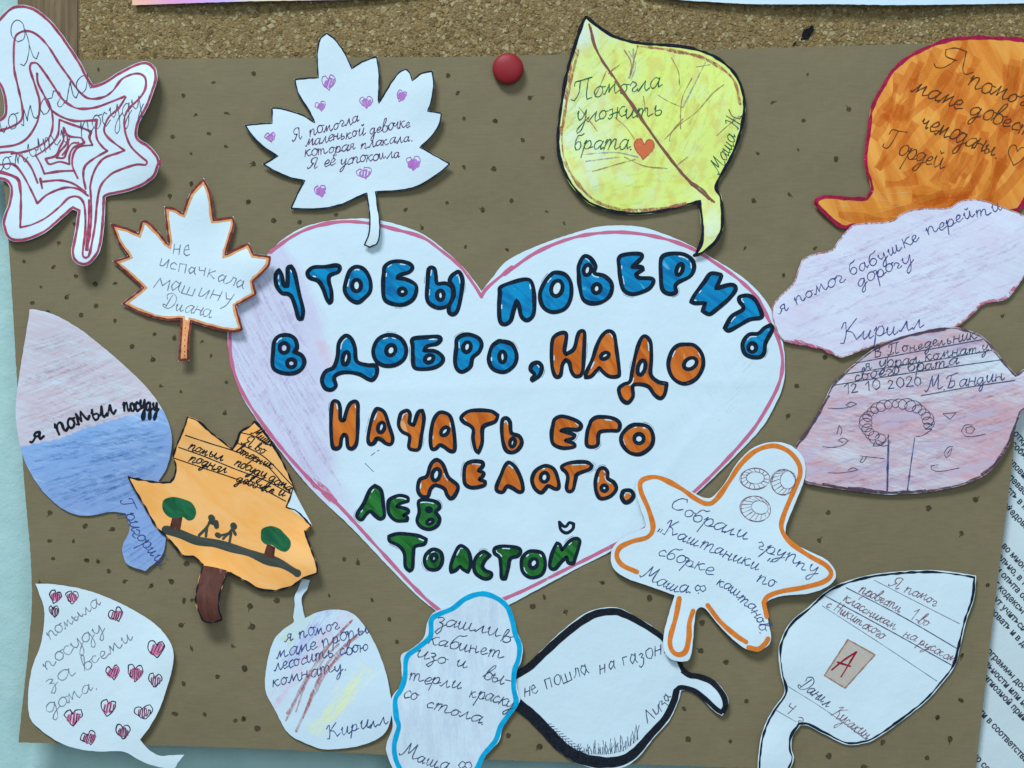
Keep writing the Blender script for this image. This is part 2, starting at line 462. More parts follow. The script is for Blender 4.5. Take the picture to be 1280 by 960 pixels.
# ------------------------------------------------------------------ a child's joined-up cyrillic hand (x-height 1, baseline 0)
def _o(cx=.45, w=.42, h=.5): return [(cx + w * math.cos(a) * 1.0, .5 + h * math.sin(a)) for a in [math.radians(d) for d in range(70, 431, 40)]]
GL = {
 'а': (1.05, [[(.78, .82), (.5, 1.), (.15, .75), (.04, .35), (.22, .02), (.5, .15), (.76, .7), (.82, .95)], [(.82, .95), (.74, .4), (.8, .05), (1.05, .25)]]),
 'б': (.95, [[(.95, 1.95), (.7, 1.75), (.35, 1.7), (.12, 1.2), (.04, .5), (.25, .02), (.6, .1), (.78, .5), (.62, .95), (.3, .95), (.1, .65)]]),
 'в': (.95, [[(0, .2), (.25, .9), (.55, 1.7), (.5, 2.), (.3, 1.8), (.14, .8), (.2, .1), (.5, 0), (.78, .3), (.68, .8), (.4, .95), (.2, .85)], [(.68, .8), (1., .9)]]),
 'г': (.8, [[(0, .7), (.2, 1.), (.5, .8), (.55, .55), (.3, .3), (.3, .08), (.5, 0), (.8, .2)]]),
 'д': (1.05, [[(.78, .82), (.5, 1.), (.15, .75), (.04, .35), (.22, .02), (.5, .15), (.76, .7), (.8, .95)], [(.8, .95), (.74, 0), (.6, -.8), (.35, -1.05), (.22, -.8), (.5, -.25), (1.05, .2)]]),
 'е': (.8, [[(.05, .4), (.45, .5), (.62, .8), (.42, 1.), (.15, .75), (.08, .3), (.3, 0), (.8, .28)]]),
 'ё': (.8, [[(.05, .4), (.45, .5), (.62, .8), (.42, 1.), (.15, .75), (.08, .3), (.3, 0), (.8, .28)], [(.2, 1.4), (.26, 1.5)], [(.55, 1.4), (.61, 1.5)]]),
 'ж': (1.5, [[(.05, .9), (.3, .95), (.35, .3), (.1, 0), (0, .15)], [(.1, .4), (.7, .55)], [(.75, 1.), (.7, 0)], [(1.35, .95), (1.1, .95), (.85, .5), (1.1, .05), (1.5, .2)], [(.7, .5), (.9, .5)]]),
 'з': (.8, [[(.08, .85), (.4, 1.), (.6, .8), (.4, .5), (.25, .45)], [(.25, .45), (.55, .25), (.5, -.5), (.25, -1.), (.05, -.8), (.4, -.2), (.8, .2)]]),
 'и': (1.1, [[(.02, .7), (.15, 1.), (.12, .3), (.28, 0), (.55, .3), (.72, 1.)], [(.72, 1.), (.68, .25), (.8, 0), (1.1, .28)]]),
 'й': (1.1, [[(.02, .7), (.15, 1.), (.12, .3), (.28, 0), (.55, .3), (.72, 1.)], [(.72, 1.), (.68, .25), (.8, 0), (1.1, .28)], [(.3, 1.5), (.45, 1.3), (.65, 1.5)]]),
 'к': (1., [[(.12, 1.05), (.08, 0)], [(.75, .98), (.5, .95), (.12, .5)], [(.25, .6), (.5, .15), (.65, 0), (1., .25)]]),
 'л': (1.05, [[(-.05, .12), (.1, 0), (.35, .5), (.6, 1.)], [(.6, 1.), (.62, .3), (.75, 0), (1.05, .28)]]),
 'м': (1.4, [[(-.05, .12), (.08, 0), (.3, .6), (.42, 1.)], [(.42, 1.), (.45, .15), (.6, .5), (.92, 1.)], [(.92, 1.), (.95, .25), (1.08, 0), (1.4, .28)]]),
 'н': (1.1, [[(.15, 1.), (.08, 0)], [(.1, .5), (.4, .6), (.7, .5)], [(.78, 1.), (.72, .25), (.82, 0), (1.1, .25)]]),
 'о': (.9, [[(.55, .98), (.25, .9), (.05, .5), (.2, .05), (.5, .05), (.74, .45), (.62, .88), (.4, 1.)], [(.62, .88), (.92, .85)]]),
 'п': (1.15, [[(.02, .7), (.14, 1.), (.1, 0)], [(.1, .35), (.35, .9), (.6, 1.), (.7, .75), (.68, .2), (.82, 0), (1.15, .28)]]),
 'р': (1., [[(.02, .6), (.18, 1.), (.12, .2), (0, -1.)], [(.08, .3), (.35, .9), (.62, .95), (.76, .5), (.58, .05), (.3, .05), (.14, .25)], [(.58, .05), (1., .25)]]),
 'с': (.75, [[(.62, .8), (.42, 1.), (.14, .75), (.06, .35), (.25, 0), (.75, .25)]]),
 'т': (1.6, [[(.02, .7), (.14, 1.), (.1, 0)], [(.1, .4), (.32, .95), (.5, .95), (.55, .6), (.52, 0)], [(.52, .4), (.78, .95), (.98, .95), (1.04, .6), (1.04, .2), (1.2, 0), (1.6, .28)]]),
 'у': (1.05, [[(.05, .8), (.16, 1.), (.12, .5), (.3, .15), (.55, .35), (.78, 1.)], [(.78, 1.), (.74, 0), (.55, -.8), (.3, -1.05), (.2, -.75), (.5, -.25), (1.05, .25)]]),
 'ц': (1.2, [[(.02, .7), (.15, 1.), (.12, .3), (.28, 0), (.55, .3), (.72, 1.)], [(.72, 1.), (.68, .25), (.8, 0), (1., .1), (.98, -.3), (.88, -.35), (1.2, .2)]]),
 'ч': (.95, [[(.02, .7), (.14, 1.), (.14, .6), (.35, .45), (.62, .75), (.7, 1.)], [(.7, 1.), (.64, .25), (.75, 0), (.95, .2)]]),
 'ш': (1.6, [[(.02, .7), (.15, 1.), (.12, .3), (.26, 0), (.5, .3), (.62, 1.)], [(.62, 1.), (.58, .25), (.72, 0), (.98, .3), (1.1, 1.)], [(1.1, 1.), (1.06, .25), (1.2, 0), (1.6, .28)]]),
 'ы': (1.35, [[(.02, .7), (.15, 1.), (.12, .3), (.25, 0), (.5, .05), (.62, .3), (.5, .52), (.2, .5)], [(.62, .3), (.8, .35), (1., 1.)], [(1., 1.), (.95, .25), (1.08, 0), (1.35, .25)]]),
 'ь': (.85, [[(.02, .7), (.15, 1.), (.12, .3), (.25, 0), (.5, .05), (.65, .3), (.5, .52), (.18, .5)]]),
 'ю': (1.4, [[(.15, 1.), (.08, 0)], [(.1, .5), (.5, .55)], [(.95, 1.), (.62, .75), (.55, .3), (.8, 0), (1.15, .3), (1.15, .8), (.92, 1.)]]),
 'я': (1.05, [[(-.05, .1), (.1, 0), (.4, .5), (.28, .75), (.45, 1.), (.75, .98)], [(.75, .98), (.68, .3), (.78, 0), (1.05, .25)], [(.4, .5), (.72, .5)]]),
 'Я': (1.6, [[(-.1, .3), (0, .02), (.3, .2), (.75, 1.), (.6, 1.)], [(.8, 1.), (.35, 1.15), (.3, 1.7), (.7, 2.05), (1.15, 1.95), (1.12, 1.2), (1.05, .4), (1.2, 0), (1.5, .3)]]),
 'К': (1.5, [[(.1, 1.5), (.35, 1.9), (.5, 1.9), (.35, .8), (.1, 0), (-.15, .1)], [(1.3, 1.95), (.9, 1.6), (.42, 1.)], [(.5, 1.05), (.85, .8), (1.05, 0), (1.5, .3)]]),
 'П': (1.8, [[(.05, 1.4), (.1, 1.8), (.6, 1.95), (1.5, 2.1)], [(.5, 1.9), (.4, .7), (.1, 0), (-.15, .15)], [(1.2, 2.), (1.05, .6), (1.1, .05), (1.5, .2)]]),
 'М': (1.9, [[(-.15, .25), (0, 0), (.3, .5), (.65, 2.)], [(.65, 2.), (.75, .6), (.85, .6), (1.4, 2.)], [(1.4, 2.), (1.35, .4), (1.5, 0), (1.9, .3)]]),
 'Д': (1.6, [[(.3, 1.2), (.1, 1.7), (.6, 2.05), (1.25, 1.6), (1.3, .7), (.8, .05), (.2, .1), (.05, .35), (.3, .4), (.55, .2)], [(.7, 1.8), (.5, .3)]]),
 'З': (1.2, [[(.2, 1.7), (.6, 2.), (.95, 1.6), (.6, 1.1), (.4, 1.05)], [(.4, 1.05), (.9, .7), (.8, -.4), (.4, -1.), (.1, -.7), (.5, -.1), (1.2, .4)]]),
 'С': (1.4, [[(1.2, 1.6), (1.05, 2.), (.5, 1.7), (.1, .9), (.3, .1), (.8, 0), (1.3, .4)]]),
 'Г': (1.5, [[(.05, 1.4), (.15, 1.8), (.7, 1.9), (1.5, 2.05)], [(.7, 1.9), (.55, .7), (.3, .1), (-.1, .1), (-.1, .4)]]),
 'Б': (1.5, [[(.05, 1.5), (.2, 1.9), (.8, 1.95), (1.5, 2.1)], [(.65, 1.9), (.5, .9), (.2, .05), (.7, 0), (1.15, .35), (1.05, .95), (.55, 1.05)]]),
 'Ж': (2., [[(.05, 1.7), (.4, 1.9), (.5, 1.1), (.2, .1), (0, .2)], [(.9, 2.), (.85, 0)], [(.45, 1.), (1.2, 1.)], [(1.8, 1.9), (1.3, 1.3), (1.4, .3), (1.9, .2)]]),
 'Ф': (1.6, [[(.7, 1.3), (.3, 1.5), (.1, .9), (.45, .5), (.75, .9), (.7, 1.3), (1.1, 1.6), (1.45, 1.1), (1.2, .6), (.75, .9)], [(.8, .3), (.75, .2)]]),
 'Н': (1.15, [[(.1, 1.9), (.08, 0)], [(.08, .95), (.85, 1.)], [(.88, 1.9), (.85, 0)]]),
 'Е': (1.0, [[(.8, 1.6), (.4, 1.9), (.1, 1.2), (.15, .3), (.45, 0), (.85, .2)], [(.12, 1.), (.6, 1.05)]]),
 'И': (1.2, [[(.1, 1.9), (.1, 0), (.9, 1.9), (.9, 0)]]),
 'A': (1.3, [[(.0, 0), (.65, 2.), (1.15, 0)], [(.2, .7), (1.05, .75)]]),
 'Л': (1.2, [[(.0, 0), (.5, 1.9), (1., 0)]]),
 'В': (1.1, [[(.1, 1.9), (.1, 0)], [(.1, 1.9), (.7, 1.7), (.6, 1.1), (.15, 1.), (.85, .7), (.7, .1), (.1, 0)]]),
 '1': (.9, [[(.1, 1.3), (.55, 1.9), (.5, 0)]]),
 '2': (1.1, [[(.1, 1.5), (.4, 1.9), (.8, 1.6), (.6, .9), (.1, .05), (.95, .05)]]),
 '0': (1.15, [[(.5, 1.9), (.15, 1.4), (.1, .6), (.45, 0), (.85, .5), (.85, 1.4), (.5, 1.9)]]),
 '4': (1.1, [[(.1, 1.8), (.15, 1.2), (.7, 1.2)], [(.7, 1.9), (.65, 0)]]),
 '.': (.45, [[(.15, 0), (.22, .08)]]),
 ',': (.45, [[(.2, .1), (.1, -.35)]]),
 '-': (.7, [[(.1, .5), (.6, .55)]]),
 '„': (.8, [[(.2, .6), (.1, .1)], [(.5, .6), (.4, .1)]]),
 '”': (.8, [[(.2, 2.1), (.15, 1.6)], [(.5, 2.1), (.45, 1.6)]]),
 '~': (.6, [[(0, .6), (.25, .7), (.6, .5)]]),
 ' ': (.75, []),
}
# printed (unjoined) forms for the younger hands
GP = dict(GL)
GP.update({
 'н': (1.0, [[(.1, 1.), (.05, 0)], [(.08, .5), (.7, .55)], [(.75, 1.), (.68, 0)]]),
 'е': (.85, [[(.08, .5), (.6, .6), (.45, 1.), (.15, .8), (.1, .25), (.4, 0), (.7, .15)]]),
 'и': (1.0, [[(.08, 1.), (.05, .15), (.35, .2), (.7, .95)], [(.7, .95), (.66, 0)]]),
 'с': (.8, [[(.65, .8), (.4, 1.), (.1, .6), (.2, .05), (.6, .1)]]),
 'п': (1.0, [[(.1, 0), (.12, 1.), (.7, 1.02), (.68, 0)]]),
 'а': (.95, [[(.65, .8), (.35, 1.), (.08, .5), (.25, .02), (.6, .5), (.7, 1.)], [(.7, 1.), (.65, .3), (.8, .02)]]),
 'ч': (.95, [[(.1, 1.), (.12, .55), (.6, .6)], [(.68, 1.), (.62, 0)]]),
 'к': (.95, [[(.1, 1.), (.06, 0)], [(.65, 1.), (.1, .5), (.7, .0)]]),
 'л': (.95, [[(.0, 0), (.3, .4), (.4, 1.), (.7, .9), (.72, .0)]]),
 'м': (1.3, [[(.0, 0), (.2, 1.), (.55, .3), (.95, 1.), (1., 0)]]),
 'ш': (1.4, [[(.08, 1.), (.08, .05), (1.1, .08), (1.12, 1.)], [(.6, 1.), (.58, .05)]]),
 'у': (1.0, [[(.08, 1.), (.3, .35), (.65, .45)], [(.75, 1.), (.5, -.2), (.15, -.7)]]),
 'о': (.95, [[(.5, 1.), (.12, .75), (.12, .2), (.5, 0), (.78, .4), (.7, .9), (.45, 1.)]]),
 'з': (.9, [[(.1, .85), (.4, 1.), (.6, .75), (.3, .5), (.65, .3), (.6, -.4), (.3, -.75), (.1, -.5)]]),
 'г': (.8, [[(.1, 0), (.15, 1.), (.65, 1.)]]),
})

def layout(text, path, xh, slant, jit=1., table=None):
    tb = table or GL
    adv = sum(tb.get(c, tb[' '])[0] for c in text)
    seg = [math.hypot(b[0] - a[0], b[1] - a[1]) for a, b in zip(path, path[1:])]
    L = sum(seg); hs = L / (adv * xh)
    def at(sv):
        sv = min(max(sv, 0), L - 1e-6)
        for (a, b), l in zip(zip(path, path[1:]), seg):
            if sv <= l:
                t = sv / l; return (a[0] + (b[0] - a[0]) * t, a[1] + (b[1] - a[1]) * t), ((b[0] - a[0]) / l, (b[1] - a[1]) / l)
            sv -= l
        return path[-1], (1, 0)
    out = []; pos = 0
    for c in text:
        w, st = tb.get(c, tb[' '])
        k = 1 + R.uniform(-.14, .14) * jit; dy = R.uniform(-.11, .11) * jit; ro = R.uniform(-.08, .08) * jit
        sl = slant + R.uniform(-.12, .12) * jit
        for s_ in st:
            pts = []
            for gx, gy in s_:
                gx2 = gx * k; gy2 = gy * k + dy
                u = (gx2 * hs + sl * gy2) * xh; v = gy2 * xh
                (bx, by), (tx, ty) = at(pos * hs * xh + 0)
                u, v = u * math.cos(ro) - v * math.sin(ro), u * math.sin(ro) + v * math.cos(ro)
                X, Y = bx + tx * u + ty * v, by + ty * u - tx * v; kk = xh * .075 * jit
                pts.append((X + kk * noise.noise(Vector((X / 9, Y / 9, 1.3))), Y + kk * noise.noise(Vector((X / 9, Y / 9, 7.7)))))
            out.append(pts)
        pos += w
    return out

def ellipse(cx, cy, rx, ry, n=14, rot=0, a0=0, a1=360):
    o = []
    for k in range(n + 1):
        a = math.radians(a0 + (a1 - a0) * k / n)
        x, y = rx * math.cos(a), ry * math.sin(a); r = math.radians(rot)
        o.append((cx + x * math.cos(r) - y * math.sin(r), cy + x * math.sin(r) + y * math.cos(r)))
    return o

def heart_pts(cx, cy, w, h, rot=0):
    base = [(0, -.22), (.16, -.46), (.4, -.44), (.5, -.15), (.35, .15), (.12, .38), (0, .5), (-.14, .34), (-.38, .1), (-.5, -.15), (-.42, -.42), (-.18, -.48)]
    r = math.radians(rot)
    return [(cx + (x * w) * math.cos(r) - (y * h) * math.sin(r), cy + (x * w) * math.sin(r) + (y * h) * math.cos(r)) for x, y in base]

def small_heart(p, cx, cy, w, h, rot, line, fillm, lw=.9, hatch=6):
    w *= R.uniform(.88, 1.12); h *= R.uniform(.88, 1.12); rot += R.uniform(-9, 9)
    pts = [(x + R.uniform(-.06, .06) * w, y + R.uniform(-.06, .06) * h) for x, y in heart_pts(cx, cy, w, h, rot)]
    k0 = R.choice((0, 0, 3, 6)); pts = pts[k0:] + pts[:k0]
    o = p.ribbons([pts + [(pts[0][0] + R.uniform(-.8, .8), pts[0][1] + R.uniform(-.8, .8))]], lw * R.uniform(.9, 1.3), M[line], 'drawn_heart', vary=.3)
    hatch = R.choice((4, 5, 6, 7, 8)); tilt = R.uniform(-.35, .35); zig = []
    for k in range(hatch):
        t = (k + .5) / hatch - .5
        x = cx + t * w * .78; hh = h * .40 * (1 - abs(t) * 1.2)
        a = (x - tilt * hh + R.uniform(-.5, .5), cy + hh * .85 + R.uniform(-1, 1)); b = (x + tilt * hh + w * .06, cy - hh * .8 + R.uniform(-1, 1))
        zig += [a, b] if k % 2 else [b, a]
    p.ribbons([zig], max(1.2, w / hatch * R.uniform(.5, .95)), M[fillm], 'heart_shading', parent=o, vary=.3)
    a0 = R.randint(0, 2)
    p.ribbons([zig if line == 'outline' else zig[a0:a0 + R.randint(3, 6)]], lw * .9, M[line], 'heart_scribble', parent=o, vary=.3)
    return o

def box(name, x0, x1, y0, y1, h0, h1, mat, parent=None, bev=0.0):
    """block spanning tracing units x0..x1, y0..y1 and heights h0..h1 (mm)"""
    import bmesh
    bm = bmesh.new()
    c = [world(x, y, h * .001) for x in (x0, x1) for y in (y0, y1) for h in (h0, h1)]
    v = [bm.verts.new(p) for p in c]
    for f in ((0, 1, 3, 2), (4, 6, 7, 5), (0, 4, 5, 1), (2, 3, 7, 6), (0, 2, 6, 4), (1, 5, 7, 3)): bm.faces.new([v[i] for i in f])
    bmesh.ops.recalc_face_normals(bm, faces=bm.faces)
    if bev: bmesh.ops.bevel(bm, geom=list(bm.edges), offset=bev, segments=2, affect='EDGES')
    me = bpy.data.meshes.new(name); o = parent.location.copy() if parent else Vector()
    bmesh.ops.translate(bm, verts=bm.verts, vec=-o)
    bm.to_mesh(me); bm.free(); me.materials.append(mat)
    ob = bpy.data.objects.new(name, me); COL.objects.link(ob)
    if parent: ob.parent = parent
    return ob

# ------------------------------------------------------------------ the wall, the cork board and its frame
def mat_wall():
    t = NT('teal_wall_paint')
    n = t.noise(90, 4); f = t.noise(700, 3)
    t.col(t.mix(t.ramp(n, [(.3, 0.), (.7, 1.)]), (.37, .55, .51), (.43, .61, .57)))
    t.rough(.55, .35); t.bump(t.math('ADD', t.math('MULTIPLY', f, .3), n), .5, .0012); return t.m
w_ = box('wall', -1400, 2700, -1200, 2200, -40, -15, mat_wall()); w_['kind'] = 'structure'

def mat_cork():
    t = NT('cork')
    jit = t.new('ShaderNodeTexNoise'); jit.inputs['Scale'].default_value = 400
    t.link(t.tc.outputs['Object'], jit.inputs['Vector'])
    vm = t.new('ShaderNodeVectorMath', operation='MULTIPLY_ADD')
    t.link(jit.outputs['Color'], vm.inputs[0]); vm.inputs[1].default_value = (.0022, .0022, .0022); t.link(t.tc.outputs['Object'], vm.inputs[2])
    v1 = t.vor(500, 'F1', 'Color', vm.outputs[0]); v2 = t.vor(1150, 'F1', 'Color', vm.outputs[0])
    e = t.vor(500, 'DISTANCE_TO_EDGE', 'Distance', vm.outputs[0])
    s1 = t.new('ShaderNodeSeparateColor'); t.link(v1, s1.inputs[0]); s2 = t.new('ShaderNodeSeparateColor'); t.link(v2, s2.inputs[0])
    c = t.ramp(s1.outputs[0], [(0., (.12, .070, .024)), (.3, (.235, .148, .056)), (.7, (.31, .207, .083)), (1., (.38, .270, .125))])
    c2 = t.ramp(s2.outputs[1], [(0., (.13, .085, .035)), (.25, (.225, .155, .064)), (.8, (.32, .235, .105)), (1., (.42, .34, .19))])
    c = t.mix(.5, c, c2)
    c = t.mix(t.ramp(t.noise(950, 4, .7), [(.29, .8), (.38, 0.)]), c, (.06, .040, .020))
    c = t.mix(t.ramp(t.noise(14, 3), [(.35, 0.), (.75, .35)]), c, (.20, .125, .05))
    t.col(c); t.rough(.85, .15)
    hgt = t.math('ADD', t.math('MULTIPLY', t.ramp(e, [(0., 0.), (.25, 1.)]), .5), t.math('ADD', t.noise(950, 4, .7), s2.outputs[2]))
    t.bump(hgt, .75, .0007); return t.m
def mat_wood():
    t = NT('brown_wood')
    v = t.coords(0, (1, 1, 14))
    n = t.noise(420, 4, .6, v, .8); n2 = t.noise(110, 2, .5, v)
    c = t.ramp(n, [(.25, (.085, .050, .018)), (.5, (.165, .105, .045)), (.75, (.26, .175, .085))])
    t.col(t.mix(t.ramp(n2, [(.4, 0.), (.65, .5)]), c, (.11, .055, .026)))
    t.rough(.5, .4); t.bump(n, .4, .0006); return t.m
bd = bpy.data.objects.new('cork_board', None); COL.objects.link(bd); bd.location = world(900, 0, -.0015)
bd['label'] = 'cork notice board with brown wooden frame behind the kraft poster'; bd['category'] = 'notice board'
bpy.context.view_layer.update()
box('cork_panel', 98, 2100, -700, 400, -14, -1.5, mat_cork(), bd)
wood = mat_wood()
box('frame_rail', 21, 97.5, -780, 440, -14.5, -.75, wood, bd, .0006)
box('frame_rail', 98, 2100, 400.5, 440, -14.5, -.75, wood, bd, .0006)
box('frame_rail', 98, 2100, -780, -701, -14.5, -.75, wood, bd, .0006)

# grains of cork standing proud of the strip that shows above the poster
def cork_grains():
    V = []; F = []
    mt = [mat_flat('cork_grain_pale', (.38, .30, .155), .25, 1500, .9, .1), mat_flat('cork_grain_mid', (.262, .172, .068), .3, 1500, .9, .1), mat_flat('cork_grain_dark', (.15, .098, .042), .3, 1500, .9, .1)]
    fm = []
    rr = random.Random(5)
    for i in range(3600):
        x = rr.uniform(100, 1300); y = rr.uniform(-14, 84 - (x - 98) * .02)
        r = rr.uniform(1.1, 3.6) * (1 if rr.random() < .85 else 1.4); n = rr.choice((5, 6, 6, 7)); b = len(V); el = rr.uniform(.55, 1.); ro = rr.uniform(0, 3.14)
        hh = rr.uniform(.08, .32)
        tx, ty = rr.uniform(-.06, .06), rr.uniform(-.06, .06)
        for ring, (k, dh) in enumerate(((1., -.05), (.72, hh))):
            for j in range(n):
                a = 2 * math.pi * j / n + ro; q = r * k * (1 + .25 * math.sin(j * 2.3 + i))
                px = q * math.cos(a); py = q * el * math.sin(a)
                V.append(world(x + px * math.cos(ro) - py * math.sin(ro), y + px * math.sin(ro) + py * math.cos(ro), (-1.5 + dh + (tx * px + ty * py if ring else 0)) * .001))
        mi = rr.choices((0, 1, 2), (.30, .58, .12))[0]
        for j in range(n): F.append((b + j, b + (j + 1) % n, b + n + (j + 1) % n, b + n + j)); fm.append(mi)
        F.append(tuple(b + n + j for j in range(n))); fm.append(mi)
    G = []
    for f in F:
        a, bb, c = V[f[0]], V[f[1]], V[f[2]]
        G.append(tuple(reversed(f)) if (bb - a).cross(c - a).y > 0 else f)
    o = link_mesh('cork_grain', V, G, None, bd, bd.location, False, mt, fm); o['kind'] = 'stuff'
cork_grains()

# ------------------------------------------------------------------ printed sheet under the right edge of the poster
ps = Paper('printed_sheet', 'white printed text page tilted behind the right edge of the poster', 'paper sheet', base=-3.2, wave=.5, centre=(1300, 800), seed=4)
ps.sheet([(1150, 452), (1500, 452), (1560, 1200), (1100, 1200)], mat_paper('office_paper', (.58, .67, .69), .05), 14)
def printed(lines):
    for (x, y, txt) in lines:
        cu = bpy.data.curves.new('print', 'FONT'); cu.body = txt; cu.size = 11.6 * U; cu.space_character = 1.0; cu.offset = .28 * U
        cu.resolution_u = 2
        tmp = bpy.data.objects.new('print', cu); COL.objects.link(tmp)
        dg = bpy.context.evaluated_depsgraph_get()
        me = bpy.data.meshes.new_from_object(tmp.evaluated_get(dg)); bpy.data.objects.remove(tmp)
        a = math.radians(47); V = []
        for v in me.vertices:
            gx = v.co.x / U * .92; gy = v.co.y / U
            px = x + gx * math.cos(a) + gy * math.sin(a); py = y + gx * math.sin(a) - gy * math.cos(a)
            V.append(world(px, py, ps.h(px, py) + 9e-5))
        fs = [tuple(p.vertices) for p in me.polygons]; bpy.data.meshes.remove(me)
        G = []
        for f in fs:
            p, q, r = V[f[0]], V[f[1]], V[f[2]]
            G.append(tuple(reversed(f)) if (q - p).cross(r - p).y > 0 else f)
        link_mesh('printed_text', V, G, M['print'], ps.root, ps.root.location, False)
rows = [(1262, 536, 'и открытости системы'), (1261, 551, 'особыми видами работ'), (1257, 572, 'условиями для'), (1254, 589, 'успеваемые по'), (1251, 604, 'ность в коллективе'), (1246, 622, 'профедовая'),
        (1240, 669, 'ету во многих'), (1237, 685, 'зательно, в том'), (1236, 702, 'по и опыта обучения'), (1234, 720, 'уют кодексы смысла'), (1229, 735, ' будут учиться искать'), (1226, 751, 'трировать и в дальней'),
        (1222, 802, '  программы доступны'), (1219, 818, 'реальности или нацио'), (1216, 833, ' религиозной принадлежн'), (1212, 849, 'там.'), (1208, 874, 'бности в соответствии с за'), (1205, 934, 'нного составля')]
printed(rows)

# ------------------------------------------------------------------ the kraft poster
def mat_kraft():
    t = NT('kraft_paper')
    fib = t.noise(900, 4, .7, t.coords(0, (6, 1, 1))); lines = t.noise(2600, 2, .5, t.coords(88, (18, 1, 1)))
    big = t.noise(16, 3); mid = t.noise(120, 3)
    c = t.ramp(big, [(.3, (.187, .145, .076)), (.7, (.218, .168, .089))])
    c = t.mix(t.ramp(fib, [(.35, .28), (.6, 0.)]), c, (.150, .118, .056))
    c = t.mix(t.ramp(lines, [(.5, 0.), (.7, .10)]), c, (.28, .22, .13))
    c = t.mix(t.ramp(t.noise(2300, 2), [(.70, 0.), (.76, .4)]), c, (.34, .29, .19))
    c = t.mix(t.ramp(mid, [(.4, 0.), (.8, .2)]), c, (.15, .115, .065))
    t.col(c); t.rough(.7, .25)
    t.bump(t.math('ADD', t.math('MULTIPLY', t.noise(35, 3), 1.5), t.math('MULTIPLY', fib, .12)), .4, .0018); return t.m
kr = Paper('kraft_poster', 'large brown speckled kraft paper sheet pinned on the cork board', 'poster', base=0, wave=.24, centre=(640, 500), seed=1, folds=((640, 250, .03, 1, 14, .10), (232, 700, 1, .04, 14, .10), (1080, 650, .35, .94, 12, .10)),
           lifts=())
kr.sheet([(-12, 76), (98, 75), (400, 72), (620, 70), (930, 61), (1100, 56), (1310, 50), (1285, 440), (1271, 510), (1264, 590), (1243, 760), (1219, 966),
          (1100, 965), (850, 957), (600, 949), (300, 935), (23, 928), (38, 781), (39, 710), (30, 600), (21, 470), (12, 324), (2, 200)],
         mat_kraft(), 12, corner=40, wob=.5, thick=.0003)
